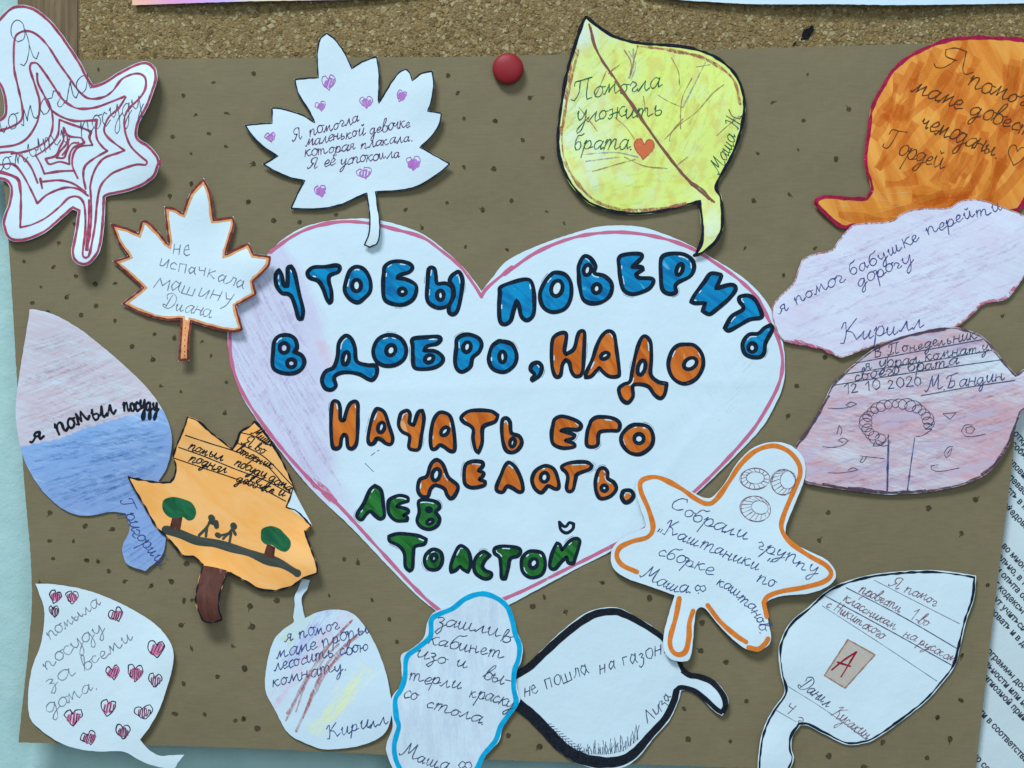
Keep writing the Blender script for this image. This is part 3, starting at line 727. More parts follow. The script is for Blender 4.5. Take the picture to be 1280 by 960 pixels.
def speckles():
    pts = []
    def add(cr, l): pts.extend(frame(cr, l))
    add(A_, [(492, 348), (1068, 412), (918, 478), (980, 572), (1132, 565), (1268, 368), (862, 682), (1045, 668), (1128, 732), (955, 768), (1268, 818), (958, 920)])
    add(B_, [(70, 287), (1040, 297), (1088, 385), (1120, 512), (68, 738), (42, 930), (1120, 755), (1268, 765), (1035, 935), (1275, 525)])
    add(C_, [(70, 538), (190, 622), (278, 700), (62, 750), (220, 435), (140, 893), (12, 936), (296, 940), (1235, 683), (1215, 892)])
    add(D_, [(198, 372), (402, 547), (178, 602), (150, 748), (340, 795), (22, 512)])
    add(E_, [(175, 162), (10, 187), (296, 415), (150, 540), (392, 2), (1178, 735), (342, 928)])
    add(F_, [(755, 160), (1105, 185), (852, 105), (330, 285), (262, 368), (598, 222), (106, 450), (237, 475), (338, 516), (182, 564), (424, 552), (512, 548), (143, 635), (295, 608), (428, 648), (360, 690), (512, 713), (213, 676), (687, 773), (775, 792), (585, 828), (900, 806), (680, 888), (938, 870), (1217, 270)])
    add(G_, [(228, 5), (525, 218), (550, 308), (620, 328), (172, 743), (292, 788), (386, 800), (170, 840), (252, 840), (182, 900), (297, 906), (336, 910), (372, 943), (640, 918)])
    add(H_, [(433, 55), (272, 678), (130, 768), (212, 750), (20, 750), (265, 830), (540, 855), (650, 828), (252, 932), (546, 938)])
    add(I_, [(502, 52), (576, 98), (700, 118), (792, 98), (858, 15), (850, 187), (1157, 213), (838, 300), (1165, 306), (1072, 395), (885, 410), (1130, 502), (1003, 538), (848, 570), (808, 710), (945, 712), (1087, 740), (1125, 733), (400, 2), (452, 8)])
    add(J_, [(165, 107), (44, 134), (54, 223), (20, 411), (396, 86), (587, 106), (664, 190), (697, 293), (16, 635), (77, 678)])
    add(K_, [(878, 68), (988, 143), (692, 788), (852, 850), (816, 117)])
    add(L_, [(775, 33), (1058, 160), (1050, 313), (1183, 375), (960, 622), (983, 785), (1208, 797), (22, 765), (190, 825)])
    add(M_, [(945, 323), (908, 433), (42, 602), (230, 665), (440, 762), (436, 873), (536, 920)])
    add(N_, [(1082, 147), (968, 460), (962, 657), (860, 735), (616, 847), (377, 907), (813, 915), (915, 830), (10, 663), (530, 955)])
    add(O_, [(144, 330), (100, 480), (285, 185), (1038, 900), (803, 940)])
    add(H1, [(220, 57), (336, 63), (498, 30), (806, 8), (1150, 10), (880, 88), (1073, 173), (1258, 186), (10, 775)])
    add(H2, [(112, 138), (345, 30), (1088, 130), (1245, 242), (1265, 820)])
    add(H3, [(148, 808), (212, 825)]); add(H4, [(565, 915)])
    add((0, 600, 1), [(100, 320), (60, 300), (50, 130), (240, 150), (700, 10)])
    add((1160, 580, 2.525), [(150, 112), (106, 218), (188, 382), (107, 605), (103, 745), (30, 800), (70, 868)])
    V = []; F = []
    for (x, y) in pts:
        r = R.uniform(2.0, 3.4) * (1.2 if y > 560 else 1.); n = 9; b = len(V); el = R.choice((1, .9, .75, .6)); ro = R.uniform(0, 3.1)
        V.append(world(x, y, kr.h(x, y) + 9e-5))
        for j in range(n):
            a = -2 * math.pi * j / n; q = r * (1 + R.uniform(-.22, .22))
            px, py = q * math.cos(a), q * el * math.sin(a)
            xx = x + px * math.cos(ro) - py * math.sin(ro); yy = y + px * math.sin(ro) + py * math.cos(ro)
            V.append(world(xx, yy, kr.h(xx, yy) + 9e-5))
        for j in range(n): F.append((b, b + 1 + j, b + 1 + (j + 1) % n))
        if R.random() < .3:      # a fleck with a tail
            b = len(V); a = R.uniform(0, 6.28); 
            for dx, dy in ((0, 1.3), (r * 2.1, .2), (0, -1.3)):
                xx = x + dx * math.cos(a) - dy * math.sin(a); yy = y + dx * math.sin(a) + dy * math.cos(a)
                V.append(world(xx, yy, kr.h(xx, yy) + 9.4e-5))
            F.append((b, b + 1, b + 2))
    G = []
    for f in F:
        a, bb, c = V[f[0]], V[f[1]], V[f[2]]
        G.append(tuple(reversed(f)) if (bb - a).cross(c - a).y > 0 else f)
    o = link_mesh('printed_speckle', V, G, mat_flat('speckle_print', (.075, .060, .030), .35, 1200), kr.root, kr.root.location, False)
    o['kind'] = 'stuff'
speckles()

# ------------------------------------------------------------------ sheets pinned above, torn scrap, push pin
def pastel(x, y):
    t = (x - 165) / 320
    c = [(.95, .45, .22), (.80, .28, .55), (.62, .40, .75), (.86, .75, .45), (.8, .45, .5)]
    f = max(0, min(3.999, t * 4 * 1.4)); i = int(f); f -= i
    return tuple(c[i][k] * (1 - f) + c[i + 1][k] * f for k in range(3)) + (.95,)
pp = Paper('pastel_sheet', 'paper with orange and pink crayoned lower edge at top left above the kraft poster', 'paper sheet', 'sheets pinned above the poster', base=.6, wave=.2, centre=(330, -60), seed=8, lifts=((300, 0, 120, 2.),))
pp.sheet([(160, -180), (560, -180), (540, -10), (470, -1.5), (400, 1), (300, 3.5), (166, 7)], mat_paper('pastel_paper', angle=10), 6, pastel, corner=30)
wp = Paper('white_sheet', 'plain white paper edge hanging at top right above the kraft poster', 'paper sheet', 'sheets pinned above the poster', base=.6, wave=.3, centre=(1080, -60), seed=9, lifts=((1080, 10, 200, 2.5),))
wp.sheet([(780, -180), (1400, -180), (1400, 4), (1280, 5), (1130, 8), (1040, 7), (950, 6.5), (900, 4), (846, 0), (800, -8)], mat_paper('plain_white_paper'), 6, corner=30)

sc = Paper('black_scrap', 'tiny black torn scrap stuck in the cork near the top right', 'paper scrap', base=-1.2, wave=.05, centre=(1010, 40), seed=3, lifts=((1014, 34, 9, .9),))
sc.sheet(frame(D_, [(165, 195), (180, 150), (205, 138), (215, 125), (230, 130), (228, 155), (205, 190), (185, 198)]), mat_flat('black_paper', (.012, .012, .013), .3), 3, corner=60)
sc2 = sc.fill(frame(D_, [(122, 228), (135, 208), (145, 206), (135, 224)]), M['black_ink'], 'torn_crumb', 3, lv=.0001)

def push_pin():
    root = bpy.data.objects.new('push_pin', None); COL.objects.link(root); root.location = world(635, 87, .0003)
    root['label'] = 'round red push pin at the top middle of the brown poster'; root['category'] = 'push pin'
    def lathe(name, prof, mat, n=48):
        V = []; F = []
        for r, h in prof:
            for k in range(n):
                a = 2 * math.pi * k / n; V.append(Vector((r * math.cos(a), -h, r * math.sin(a))))
        for i in range(len(prof) - 1):
            for k in range(n): F.append((i * n + k, i * n + (k + 1) % n, (i + 1) * n + (k + 1) % n, (i + 1) * n + k))
        F.append(tuple(range((len(prof) - 1) * n, len(prof) * n))); F.append(tuple(reversed(range(n))))
        me = bpy.data.meshes.new(name); me.from_pydata(V, [], F); me.materials.append(mat)
        me.polygons.foreach_set('use_smooth', [len(p.vertices) == 4 for p in me.polygons]); me.update()
        o = bpy.data.objects.new(name, me); COL.objects.link(o); o.parent = root; return o
    t = NT('red_plastic'); t.col((.27, .011, .015)); t.rough(.5, .3); t.bump(t.noise(500, 3), .2, .0004)
    r = 19.3 * U
    prof = [(r * .93, 0), (r, .0006), (r, .0022), (r * .985, .0028)]
    for k in range(1, 9):
        a = math.radians(11 * k); prof.append((r * .985 * math.cos(a), .0028 + .0022 * math.sin(a)))
    lathe('pin_head', prof, t.m)
    s = NT('steel'); s.b.inputs['Metallic'].default_value = 1; s.col((.6, .6, .6)); s.rough(.3)
    lathe('pin_needle', [(.0004, -.009), (.0005, 0), (.0005, .0002)], s.m, 10)
push_pin()

# ------------------------------------------------------------------ the big heart with the lettering
GLEAF = 'paper leaves glued on the kraft poster'
def band(d, w): return max(0., 1 - abs(d) / w)
def heart_tint(x, y):
    n = noise.noise(Vector((x / 40, y / 40, 2)))
    bx = [(280, 352), (340, 392), (400, 418), (470, 428), (540, 425), (600, 440), (660, 470)]
    e = 352 if y < 280 else 470
    for (a, b), (c, d) in zip(bx, bx[1:]):
        if a <= y <= c: e = b + (d - b) * (y - a) / (c - a)
    k = max(0, min(1, (e - x) / 22))
    a = (.74 + .22 * n) * k * (1 if y < 590 else max(.4, 1 - (y - 590) / 120))
    c = (.60, .45, .66)
    if 0 < (x - 395 - (y - 430) * .55) < 16 and 425 < y < 500: c = (.72, .34, .5); a += .15
    g = .30 * math.exp(-((x - 905 + (y - 470) * .9) / 26) ** 2) * (1 if 425 < y < 560 else 0)
    if g > a: return (.45, .5, .6, g)
    return (*c, max(0, a))
hp = Paper('heart_poster', 'big white paper heart in the middle with hand drawn coloured lettering', 'paper heart', base=.55, wave=.3, centre=(632, 520), seed=21,
           lifts=((420, 290, 90, .8), (820, 300, 90, .6), (965, 450, 70, .6), (330, 560, 70, .5), (800, 560, 120, .25)), folds=((600, 484, .02, 1, 9, .22), (900, 500, .8, .6, 9, .18), (420, 560, .9, -.44, 8, .15)))
hp.sheet([(340, 313), (353, 300), (378, 285), (407, 277), (437, 274), (463, 274), (494, 280), (527, 292), (550, 308), (575, 330), (592, 350), (602, 364), (617, 345), (634, 326), (670, 308), (716, 292), (752, 283), (795, 283), (825, 291), (859, 305), (889, 322), (923, 343), (947, 364), (963, 386), (970, 405), (978, 428), (981, 453), (978, 483), (966, 511), (950, 537), (915, 574), (868, 619), (830, 650), (765, 688), (720, 711), (673, 736), (638, 755), (600, 774), (573, 786), (547, 765), (520, 743), (480, 702), (440, 660), (390, 612), (350, 563), (307, 503), (292, 465), (285, 430), (286, 400), (300, 362), (318, 336)],
         mat_paper('heart_drawing_paper', dirt=.05, angle=62, stretch=9, opac=.55, hard=.5), 5, heart_tint)
hp.ribbons([frame(H1, [(205, 198), (300, 130), (400, 85), (520, 62), (640, 68), (760, 95), (880, 130), (960, 185), (1050, 260), (1110, 340), (1145, 395)]),
            frame(H1, [(1145, 390), (1175, 350), (1280, 262)]) + frame(H2, [(100, 240), (230, 150), (380, 90), (520, 68), (640, 72), (760, 95), (870, 135), (960, 190), (1060, 260), (1140, 340), (1180, 420), (1220, 500), (1240, 600), (1220, 700), (1150, 830)]) + [(932, 548), (900, 583), (868, 614), (835, 640), (804, 661), (750, 690), (700, 715), (654, 738), (610, 757), (573, 776)],
            [(573, 776), (545, 759), (513, 729), (470, 682), (422, 630), (390, 602), (345, 551), (307, 497), (291, 457), (288, 417), (296, 380), (312, 350)]], 4.2, M['pink_line'], 'pink_border', vary=.25)
rub(hp, 90, -60, (25, 80), 2.6, [mat_crayon('lilac_stroke', (.50, .36, .56), -60, .38, 1500, 6, .3, top=.22), mat_crayon('rose_stroke', (.66, .36, .52), -60, .36, 1500, 6, .3, top=.22)], lambda x, y: x < 350 + (y - 280) * .25 and y < 620, 5, .03, 5)
rub(hp, 26, 48, (15, 40), 1.2, [mat_crayon('grey_smudge', (.40, .47, .56), 48, .34, 1500, 6, .3, top=.22)], lambda x, y: 860 < x < 950 and 430 < y < 560, 5, .03, 6)
hp.ribbons([frame(H3, [(0, 455), (40, 490), (90, 540), (120, 555)]), frame(H3, [(0, 440), (60, 480), (110, 540)]), frame(H3, [(10, 470), (70, 515)])], 4.5, M['pink_rub'], 'pink_rubbing')
hp.ribbons([frame(H3, [(272, 330), (292, 315)]), frame(H3, [(300, 310), (312, 304)]), frame(H3, [(245, 365), (285, 405)])], .8, M['pen_dark'], 'pen_mark')

def E(cr, cx, cy, rx, ry, rot=0): return ('e', cx, cy, rx, ry, rot)
LET = [
 (H1, 'blue', [
  ([(245, 275), (231, 300), (235, 345), (258, 378), (285, 382), (303, 398), (318, 440), (332, 490), (348, 492), (352, 452), (335, 380), (315, 290), (300, 260), (285, 268), (284, 310), (283, 348), (266, 342), (258, 300)], []),
  ([(375, 282), (400, 264), (450, 262), (500, 256), (516, 265), (508, 285), (472, 300), (467, 325), (478, 370), (478, 412), (468, 422), (456, 400), (440, 355), (420, 325), (385, 312), (373, 298)], []),
  ([(590, 262), (625, 275), (650, 320), (650, 370), (625, 400), (595, 420), (560, 405), (538, 370), (542, 330), (560, 280)], [(590, 345, 20, 26, 0)]),
  ([(715, 262), (740, 242), (780, 237), (822, 246), (838, 265), (823, 285), (782, 298), (770, 312), (810, 318), (850, 340), (855, 370), (838, 408), (795, 430), (742, 424), (712, 400), (708, 330), (711, 290)], [(793, 372, 16, 15, 0)]),
  ([(1028, 290), (1045, 285), (1060, 320), (1055, 380), (1040, 450), (1020, 473), (1000, 462), (1003, 430), (1022, 390), (1018, 350), (1003, 325), (1012, 302)], []),
  ([(912, 270), (935, 270), (942, 300), (948, 335), (985, 335), (1015, 355), (1017, 390), (1000, 430), (960, 445), (920, 430), (902, 400), (905, 330)], [(962, 388, 15, 21, 0)]),
  ([(225, 592), (250, 568), (290, 566), (318, 585), (325, 620), (312, 640), (345, 655), (358, 685), (340, 720), (300, 736), (250, 730), (218, 705), (219, 640)], [(268, 622, 20, 22, 0), (300, 690, 19, 18, 0)]),
  ([(540, 568), (565, 580), (582, 620), (590, 680), (635, 698), (675, 702), (680, 735), (662, 763), (640, 760), (600, 738), (540, 730), (502, 740), (490, 758), (498, 790), (478, 808), (450, 800), (436, 765), (452, 727), (488, 708), (505, 660), (512, 600)], [(542, 668, 14, 29, 10)]),
  ([(735, 564), (785, 580), (810, 625), (800, 670), (760, 698), (710, 700), (674, 675), (664, 630), (687, 582)], [(742, 632, 20, 24, 20)]),
  ([(840, 582), (900, 574), (952, 572), (963, 585), (945, 604), (905, 613), (888, 634), (940, 637), (973, 665), (963, 693), (920, 713), (850, 711), (840, 660), (839, 615)], [(912, 670, 20, 16, -30)]),
  ([(1037, 580), (1080, 562), (1128, 576), (1145, 605), (1133, 640), (1105, 665), (1095, 705), (1060, 728), (1036, 715), (1027, 680), (1033, 620)], [(1080, 618, 17, 23, 15)]),
 ]),
 (H2, 'blue', [
  ([(87, 514), (130, 527), (150, 570), (140, 612), (100, 640), (55, 628), (36, 590), (47, 540), (70, 518)], [(92, 578, 13, 23, 0)]),
  ([(215, 608), (240, 602), (254, 622), (243, 655), (214, 676), (212, 668), (224, 650), (207, 630)], []),
  ([(85, 292), (140, 270), (190, 260), (213, 275), (222, 330), (220, 400), (195, 428), (170, 412), (160, 370), (150, 347), (137, 390), (125, 430), (100, 445), (82, 430), (78, 370), (82, 320)], []),
  ([(310, 232), (350, 242), (373, 280), (371, 340), (345, 382), (295, 394), (257, 370), (246, 320), (266, 270), (290, 242)], [(315, 297, 23, 33, 15)]),
  ([(405, 205), (425, 167), (450, 172), (473, 205), (470, 235), (510, 247), (540, 280), (533, 325), (500, 353), (455, 358), (422, 340), (409, 290), (405, 245)], [(440, 222, 15, 22, 15), (478, 298, 16, 19, 15)]),
  ([(570, 172), (600, 158), (655, 156), (663, 170), (640, 195), (622, 210), (660, 210), (668, 220), (638, 240), (652, 254), (700, 257), (711, 270), (690, 300), (630, 321), (590, 305), (576, 260), (570, 212)], []),
  ([(742, 178), (770, 157), (830, 157), (868, 180), (877, 215), (860, 248), (812, 273), (800, 290), (803, 313), (775, 320), (747, 300), (741, 240)], [(818, 220, 12, 24, 20)]),
  ([(945, 237), (983, 240), (988, 250), (967, 298), (1030, 282), (1048, 300), (1020, 340), (970, 383), (940, 403), (912, 390), (924, 357), (885, 358), (865, 352), (882, 320), (920, 270)], []),
  ([(1065, 332), (1100, 327), (1130, 347), (1154, 400), (1148, 418), (1105, 425), (1060, 450), (1020, 470), (1003, 460), (1032, 412), (1075, 386), (1078, 370), (1063, 350)], []),
  ([(1190, 447), (1198, 465), (1170, 520), (1165, 558), (1148, 578), (1110, 578), (1082, 560), (1077, 520), (1102, 487), (1140, 482), (1165, 460)], [(1115, 540, 16, 18, 0)]),
 ]),
 (H2, 'orange', [
  ([(300, 502), (325, 482), (350, 480), (354, 500), (346, 550), (352, 568), (385, 545), (400, 492), (410, 474), (428, 477), (427, 540), (420, 640), (395, 658), (376, 640), (366, 602), (352, 590), (338, 610), (330, 653), (310, 658), (296, 620), (293, 550)], []),
  ([(525, 472), (550, 487), (560, 550), (571, 640), (563, 658), (530, 658), (505, 640), (490, 622), (475, 637), (455, 658), (432, 663), (437, 640), (460, 590), (480, 530), (500, 492)], [(512, 573, 18, 12, -30)]),
  ([(680, 494), (700, 522), (702, 590), (700, 650), (730, 680), (765, 687), (758, 728), (740, 748), (715, 733), (690, 700), (650, 690), (626, 698), (627, 740), (605, 766), (580, 750), (569, 710), (590, 690), (615, 678), (625, 630), (640, 560), (660, 504)], [(662, 622, 15, 31, 15)]),
  ([(840, 527), (880, 532), (911, 570), (913, 620), (885, 668), (835, 688), (790, 663), (772, 610), (786, 557), (810, 532)], [(862, 605, 29, 21, -35)]),
 ]),
 (H3, 'orange', [
  ([(95, 87), (120, 82), (130, 110), (132, 163), (148, 168), (165, 110), (185, 84), (210, 87), (212, 150), (208, 260), (190, 296), (167, 290), (160, 242), (148, 232), (137, 250), (130, 288), (110, 298), (94, 280), (88, 180)], []),
  ([(305, 114), (335, 132), (355, 190), (373, 250), (363, 278), (340, 273), (320, 257), (300, 252), (285, 273), (266, 276), (259, 250), (271, 180), (290, 127)], [(320, 200, 15, 24, 15)]),
  ([(415, 132), (440, 122), (453, 140), (450, 178), (470, 190), (490, 132), (510, 122), (517, 160), (505, 240), (494, 298), (465, 303), (447, 290), (450, 240), (417, 220), (400, 190), (406, 150)], []),
  ([(600, 130), (638, 150), (655, 220), (659, 300), (640, 310), (610, 290), (590, 282), (570, 299), (552, 296), (547, 250), (557, 180), (576, 142)], [(613, 218, 22, 15, -50)]),
  ([(690, 152), (730, 124), (820, 124), (858, 145), (845, 173), (800, 190), (786, 210), (785, 270), (768, 318), (753, 300), (743, 250), (745, 212), (730, 192), (700, 175)], []),
  ([(580, 350), (605, 372), (630, 430), (673, 470), (660, 513), (640, 528), (623, 510), (610, 482), (570, 467), (547, 485), (535, 518), (507, 518), (489, 490), (497, 442), (530, 425), (545, 380), (560, 357)], [(573, 418, 18, 28, 15)]),
  ([(710, 372), (740, 357), (783, 360), (788, 378), (768, 400), (792, 410), (788, 425), (772, 440), (800, 450), (793, 468), (740, 478), (707, 460), (702, 410)], []),
 ]),
 (H4, 'orange', [
  ([(102, 172), (120, 157), (138, 175), (145, 225), (180, 240), (193, 270), (175, 303), (145, 316), (117, 300), (102, 240)], [(150, 270, 12, 20, 10)]),
  ([(345, 162), (380, 149), (440, 167), (466, 190), (453, 210), (400, 208), (372, 215), (410, 225), (438, 235), (428, 250), (392, 260), (433, 275), (433, 290), (380, 295), (337, 275), (330, 230), (336, 192)], []),
  ([(515, 167), (545, 152), (610, 157), (643, 180), (638, 213), (600, 215), (555, 220), (545, 242), (543, 278), (520, 290), (492, 280), (494, 225), (506, 187)], []),
  ([(720, 187), (775, 197), (798, 240), (788, 288), (740, 323), (690, 316), (657, 280), (652, 240), (682, 202)], [(733, 252, 22, 22, 30)]),
  ([(135, 362), (165, 387), (190, 440), (198, 488), (180, 498), (150, 480), (125, 472), (105, 498), (80, 493), (77, 470), (97, 420), (115, 377)], []),
  ([(300, 377), (340, 392), (360, 440), (363, 478), (345, 483), (315, 470), (300, 485), (280, 501), (252, 480), (240, 440), (257, 400)], [(297, 430, 18, 22, 10)]),
  ([(380, 377), (420, 362), (490, 360), (516, 375), (505, 393), (450, 415), (440, 440), (430, 485), (412, 496), (399, 480), (405, 430), (395, 405), (379, 391)], []),
  ([(547, 397), (570, 387), (588, 405), (590, 435), (618, 455), (628, 485), (600, 518), (557, 528), (537, 500), (532, 450)], [(573, 480, 14, 14, 0)]),
  ([(665, 492), (695, 492), (708, 515), (693, 538), (670, 546), (654, 525), (656, 505)], []),
 ]),
 (H3, 'green', [
  ([(290, 467), (320, 492), (330, 560), (334, 608), (315, 622), (290, 605), (270, 587), (250, 602), (230, 626), (210, 615), (211, 595), (240, 550), (266, 492)], []),
  ([(360, 532), (400, 514), (440, 522), (444, 540), (410, 550), (390, 565), (440, 577), (444, 593), (422, 605), (440, 615), (439, 630), (390, 630), (357, 600), (351, 560)], []),
  ([(492, 542), (530, 534), (578, 546), (589, 570), (572, 590), (589, 620), (578, 653), (540, 670), (502, 658), (485, 630), (495, 590)], [(540, 580, 10, 8, 0), (545, 635, 16, 10, -30)]),
  ([(355, 702), (400, 690), (480, 697), (528, 715), (518, 738), (475, 750), (468, 790), (464, 848), (450, 863), (431, 840), (426, 780), (400, 745), (360, 725)], []),
  ([(560, 762), (595, 777), (601, 820), (580, 853), (540, 853), (520, 825), (526, 787)], [(563, 802, 12, 16, 15)]),
  ([(695, 747), (723, 772), (733, 830), (720, 868), (697, 855), (682, 842), (665, 858), (642, 868), (640, 840), (656, 790), (676, 752)], []),
  ([(790, 772), (823, 790), (800, 812), (787, 840), (800, 860), (828, 872), (823, 893), (795, 898), (757, 875), (747, 840), (757, 800)], []),
 ]),
 (H4, 'green', [
  ([(70, 757), (110, 747), (170, 754), (188, 770), (174, 793), (140, 805), (130, 850), (118, 898), (100, 893), (96, 840), (90, 800), (67, 780)], []),
  ([(245, 770), (288, 782), (301, 830), (285, 878), (235, 893), (197, 865), (192, 810), (217, 777)], [(247, 827, 18, 22, 20)]),
  ([(340, 762), (355, 732), (370, 742), (377, 768), (410, 727), (440, 712), (460, 722), (453, 760), (430, 830), (407, 823), (400, 797), (375, 820), (345, 853), (322, 843), (327, 800)], []),
 ])]
for cr, colr, items in LET:
    lw = {'blue': 5.3, 'orange': 5.0, 'green': 4.6}[colr]
    for out, holes in items:
        o = frame(cr, out); hs = [ellipse(cr[0] + a / cr[2], cr[1] + b / cr[2], c / cr[2], d / cr[2], 14, e) for a, b, c, d, e in holes]
        f = hp.fill(o, M[colr + '_fill'], 'letter', 3.5, [h[:-1] for h in hs], corner=85)
        st = smooth_closed(o, 1.6, 85)
        hp.ribbons([join(st) + [join(st)[0]]] + hs, lw, M['outline'], 'letter_outline', parent=f, vary=.12, lv=112e-6, closed=True, curve=False)
        dl = join(st); n_ = len(dl); gp = []
        for q in range(R.choice((1, 2, 2, 3))):
            ins = inset(dl, lw * .5 + .75); i0 = R.randrange(n_); ln = R.randint(3, 7)
            # gaps are left where the pen did not reach, mostly at upper left edges
            cand = sorted(R.sample(range(n_), min(n_, 6)), key=lambda z: dl[z][0] + dl[z][1])[:2]; i0 = R.choice(cand)
            gp.append([ins[(i0 + z) % n_] for z in range(ln)])
        hp.ribbons(gp, 1.25, M['bare'], 'bare_gap', parent=f, vary=.5, lv=108e-6, curve=False)
        if R.random() < .55:
            ou = inset(dl, -(lw * .5 + 1.3)); i0 = R.randrange(n_)
            hp.ribbons([[ou[(i0 + z) % n_] for z in range(R.randint(6, 14))]], .55, M['pen_grey'], 'pencil_line', parent=f, vary=.3, lv=80e-6, curve=False)
br = frame(H4, [(366, 637), (384, 655), (398, 656), (412, 639), (432, 645), (428, 668), (400, 687), (373, 672)])
hp.ribbons([br + [br[0]]], 4.1, M['outline'], 'letter_accent')

# ------------------------------------------------------------------ leaves
# 1. white leaf with red web lines
p = Paper('paper_leaf', 'white paper leaf with dark red nested web lines in the top left corner', 'paper leaf', GLEAF, base=.9, wave=.4, centre=(100, 170), seed=31,
          lifts=((200, 130, 60, 6.), (205, 205, 60, 5.), (105, 330, 60, 6.5), (20, 285, 50, 2.5), (60, 30, 80, 1.5)))
p.sheet(frame(A_, [(0, 95), (55, 42), (110, 28), (180, 45), (250, 98), (310, 168), (360, 240), (410, 318), (440, 378), (472, 428), (525, 410), (600, 365), (680, 325), (740, 313), (785, 345), (799, 400), (790, 450), (760, 540), (720, 610), (702, 660), (708, 700), (760, 735), (805, 788), (822, 835)])
        + frame(F_, [(725, 20), (700, 80), (640, 122), (560, 147), (482, 163), (473, 185), (470, 300), (460, 400), (430, 455), (395, 475), (355, 462), (333, 420), (343, 330), (350, 232), (330, 222), (290, 258), (220, 320), (150, 355), (90, 367), (45, 352), (24, 310), (20, 270), (42, 200), (50, 140), (38, 105), (0, 90), (-70, 90)])
        + frame(A_, [(-170, 760), (-160, 620), (-60, 605), (0, 592), (24, 565), (22, 500), (5, 440), (-35, 380), (-55, 250), (-35, 140)]), mat_paper('web_leaf_paper'), 4.5)
p.edge(M['red_line'], 3.3, 2.2)
web = [frame(A_, [(-10, 657), (60, 635), (110, 600), (115, 540), (95, 440), (75, 340), (78, 210), (100, 170), (150, 160), (200, 185), (250, 240), (300, 320), (350, 390), (400, 460), (450, 495), (520, 490), (570, 460), (620, 400), (690, 375), (735, 395), (742, 450), (715, 500), (660, 550), (635, 590), (635, 660), (660, 730), (700, 775), (745, 812)]),
       frame(A_, [(748, 815), (742, 832), (690, 830), (600, 855)]) + frame(F_, [(490, 72), (450, 120), (435, 200), (430, 300), (415, 420), (400, 440), (385, 425), (390, 330), (385, 240), (375, 190), (350, 165), (310, 170), (270, 210), (210, 260), (150, 290), (102, 302)]),
       frame(F_, [(100, 302), (100, 200), (95, 120), (80, 80), (30, 60), (-10, 48)]),
       frame(A_, [(-10, 738), (80, 725), (140, 690), (185, 620), (200, 560), (200, 500), (180, 430), (155, 350), (160, 320), (190, 320), (230, 370), (270, 430), (310, 490), (350, 525), (400, 545), (480, 540), (560, 515), (635, 490)]),
       frame(A_, [(640, 495), (600, 550), (550, 590), (525, 650), (545, 690), (600, 735), (632, 757), (600, 768), (530, 790), (490, 830), (465, 885), (455, 935)]) + frame(F_, [(405, 130), (410, 200), (412, 300), (405, 405)]),
       frame(F_, [(398, 405), (402, 300), (400, 180)]),
       frame(A_, [(190, 370), (195, 420), (230, 490), (250, 540), (300, 580), (370, 605), (440, 605), (490, 602)]),
       frame(A_, [(488, 605), (483, 650), (490, 700), (520, 740), (542, 757), (480, 790), (430, 830), (420, 880), (432, 945)]),
       frame(A_, [(300, 600), (350, 620), (410, 640), (460, 660)]), frame(A_, [(460, 660), (450, 690), (465, 725)]), frame(A_, [(465, 727), (400, 735), (370, 770), (365, 830), (392, 892)]),
       frame(A_, [(300, 600), (290, 680), (240, 740), (180, 780)]), frame(A_, [(182, 780), (205, 820), (225, 870)]), frame(A_, [(225, 870), (300, 858), (375, 855)]),
       frame(A_, [(320, 640), (345, 680), (410, 690)]), frame(A_, [(410, 690), (425, 715), (370, 740), (350, 780), (350, 822)]), frame(A_, [(350, 822), (300, 810), (250, 822), (230, 795)]), frame(A_, [(230, 795), (280, 780), (300, 740), (320, 700), (320, 645)]),
       frame(A_, [(340, 680), (335, 720), (300, 760), (285, 790)]), frame(A_, [(285, 790), (322, 790), (335, 760), (360, 720), (395, 715)]), frame(A_, [(345, 700), (340, 740), (315, 775)]),
       frame(A_, [(0, 765), (70, 762), (120, 790), (160, 840), (192, 915)]), frame(A_, [(205, 893), (215, 942)]), frame(A_, [(215, 910), (300, 903), (370, 920), (432, 962)]),
       frame(A_, [(0, 865), (60, 878), (95, 905), (108, 965)]),
       frame(A_, [(235, 500), (262, 560), (265, 640), (235, 705), (150, 752), (60, 770)]),
       frame(F_, [(0, 22), (60, 20), (100, 60), (140, 130), (172, 195)]), frame(F_, [(172, 195), (215, 155), (290, 125), (350, 130), (395, 160)])]
p.ribbons(web, 2.7, M['red_line'], 'web_line', vary=.3)
p.ribbons([frame(A_, l) for l in ([(130, 165), (120, 122), (90, 105), (65, 130), (64, 180), (95, 214), (125, 198), (134, 155)], [(132, 150), (152, 230), (142, 300), (125, 332), (108, 324)], [(152, 230), (172, 285), (188, 298), (200, 265)])], 1.1, M['pen_dark'], 'handwriting')
p.write('помогла', frame(A_, [(-30, 695), (470, 448)]), 19, 1.1, 'pen_dark', .2)
p.write('помыть посуду', frame(A_, [(-40, 880), (250, 745), (500, 640), (740, 545)]), 15.5, 1.1, 'pen_dark', .25)

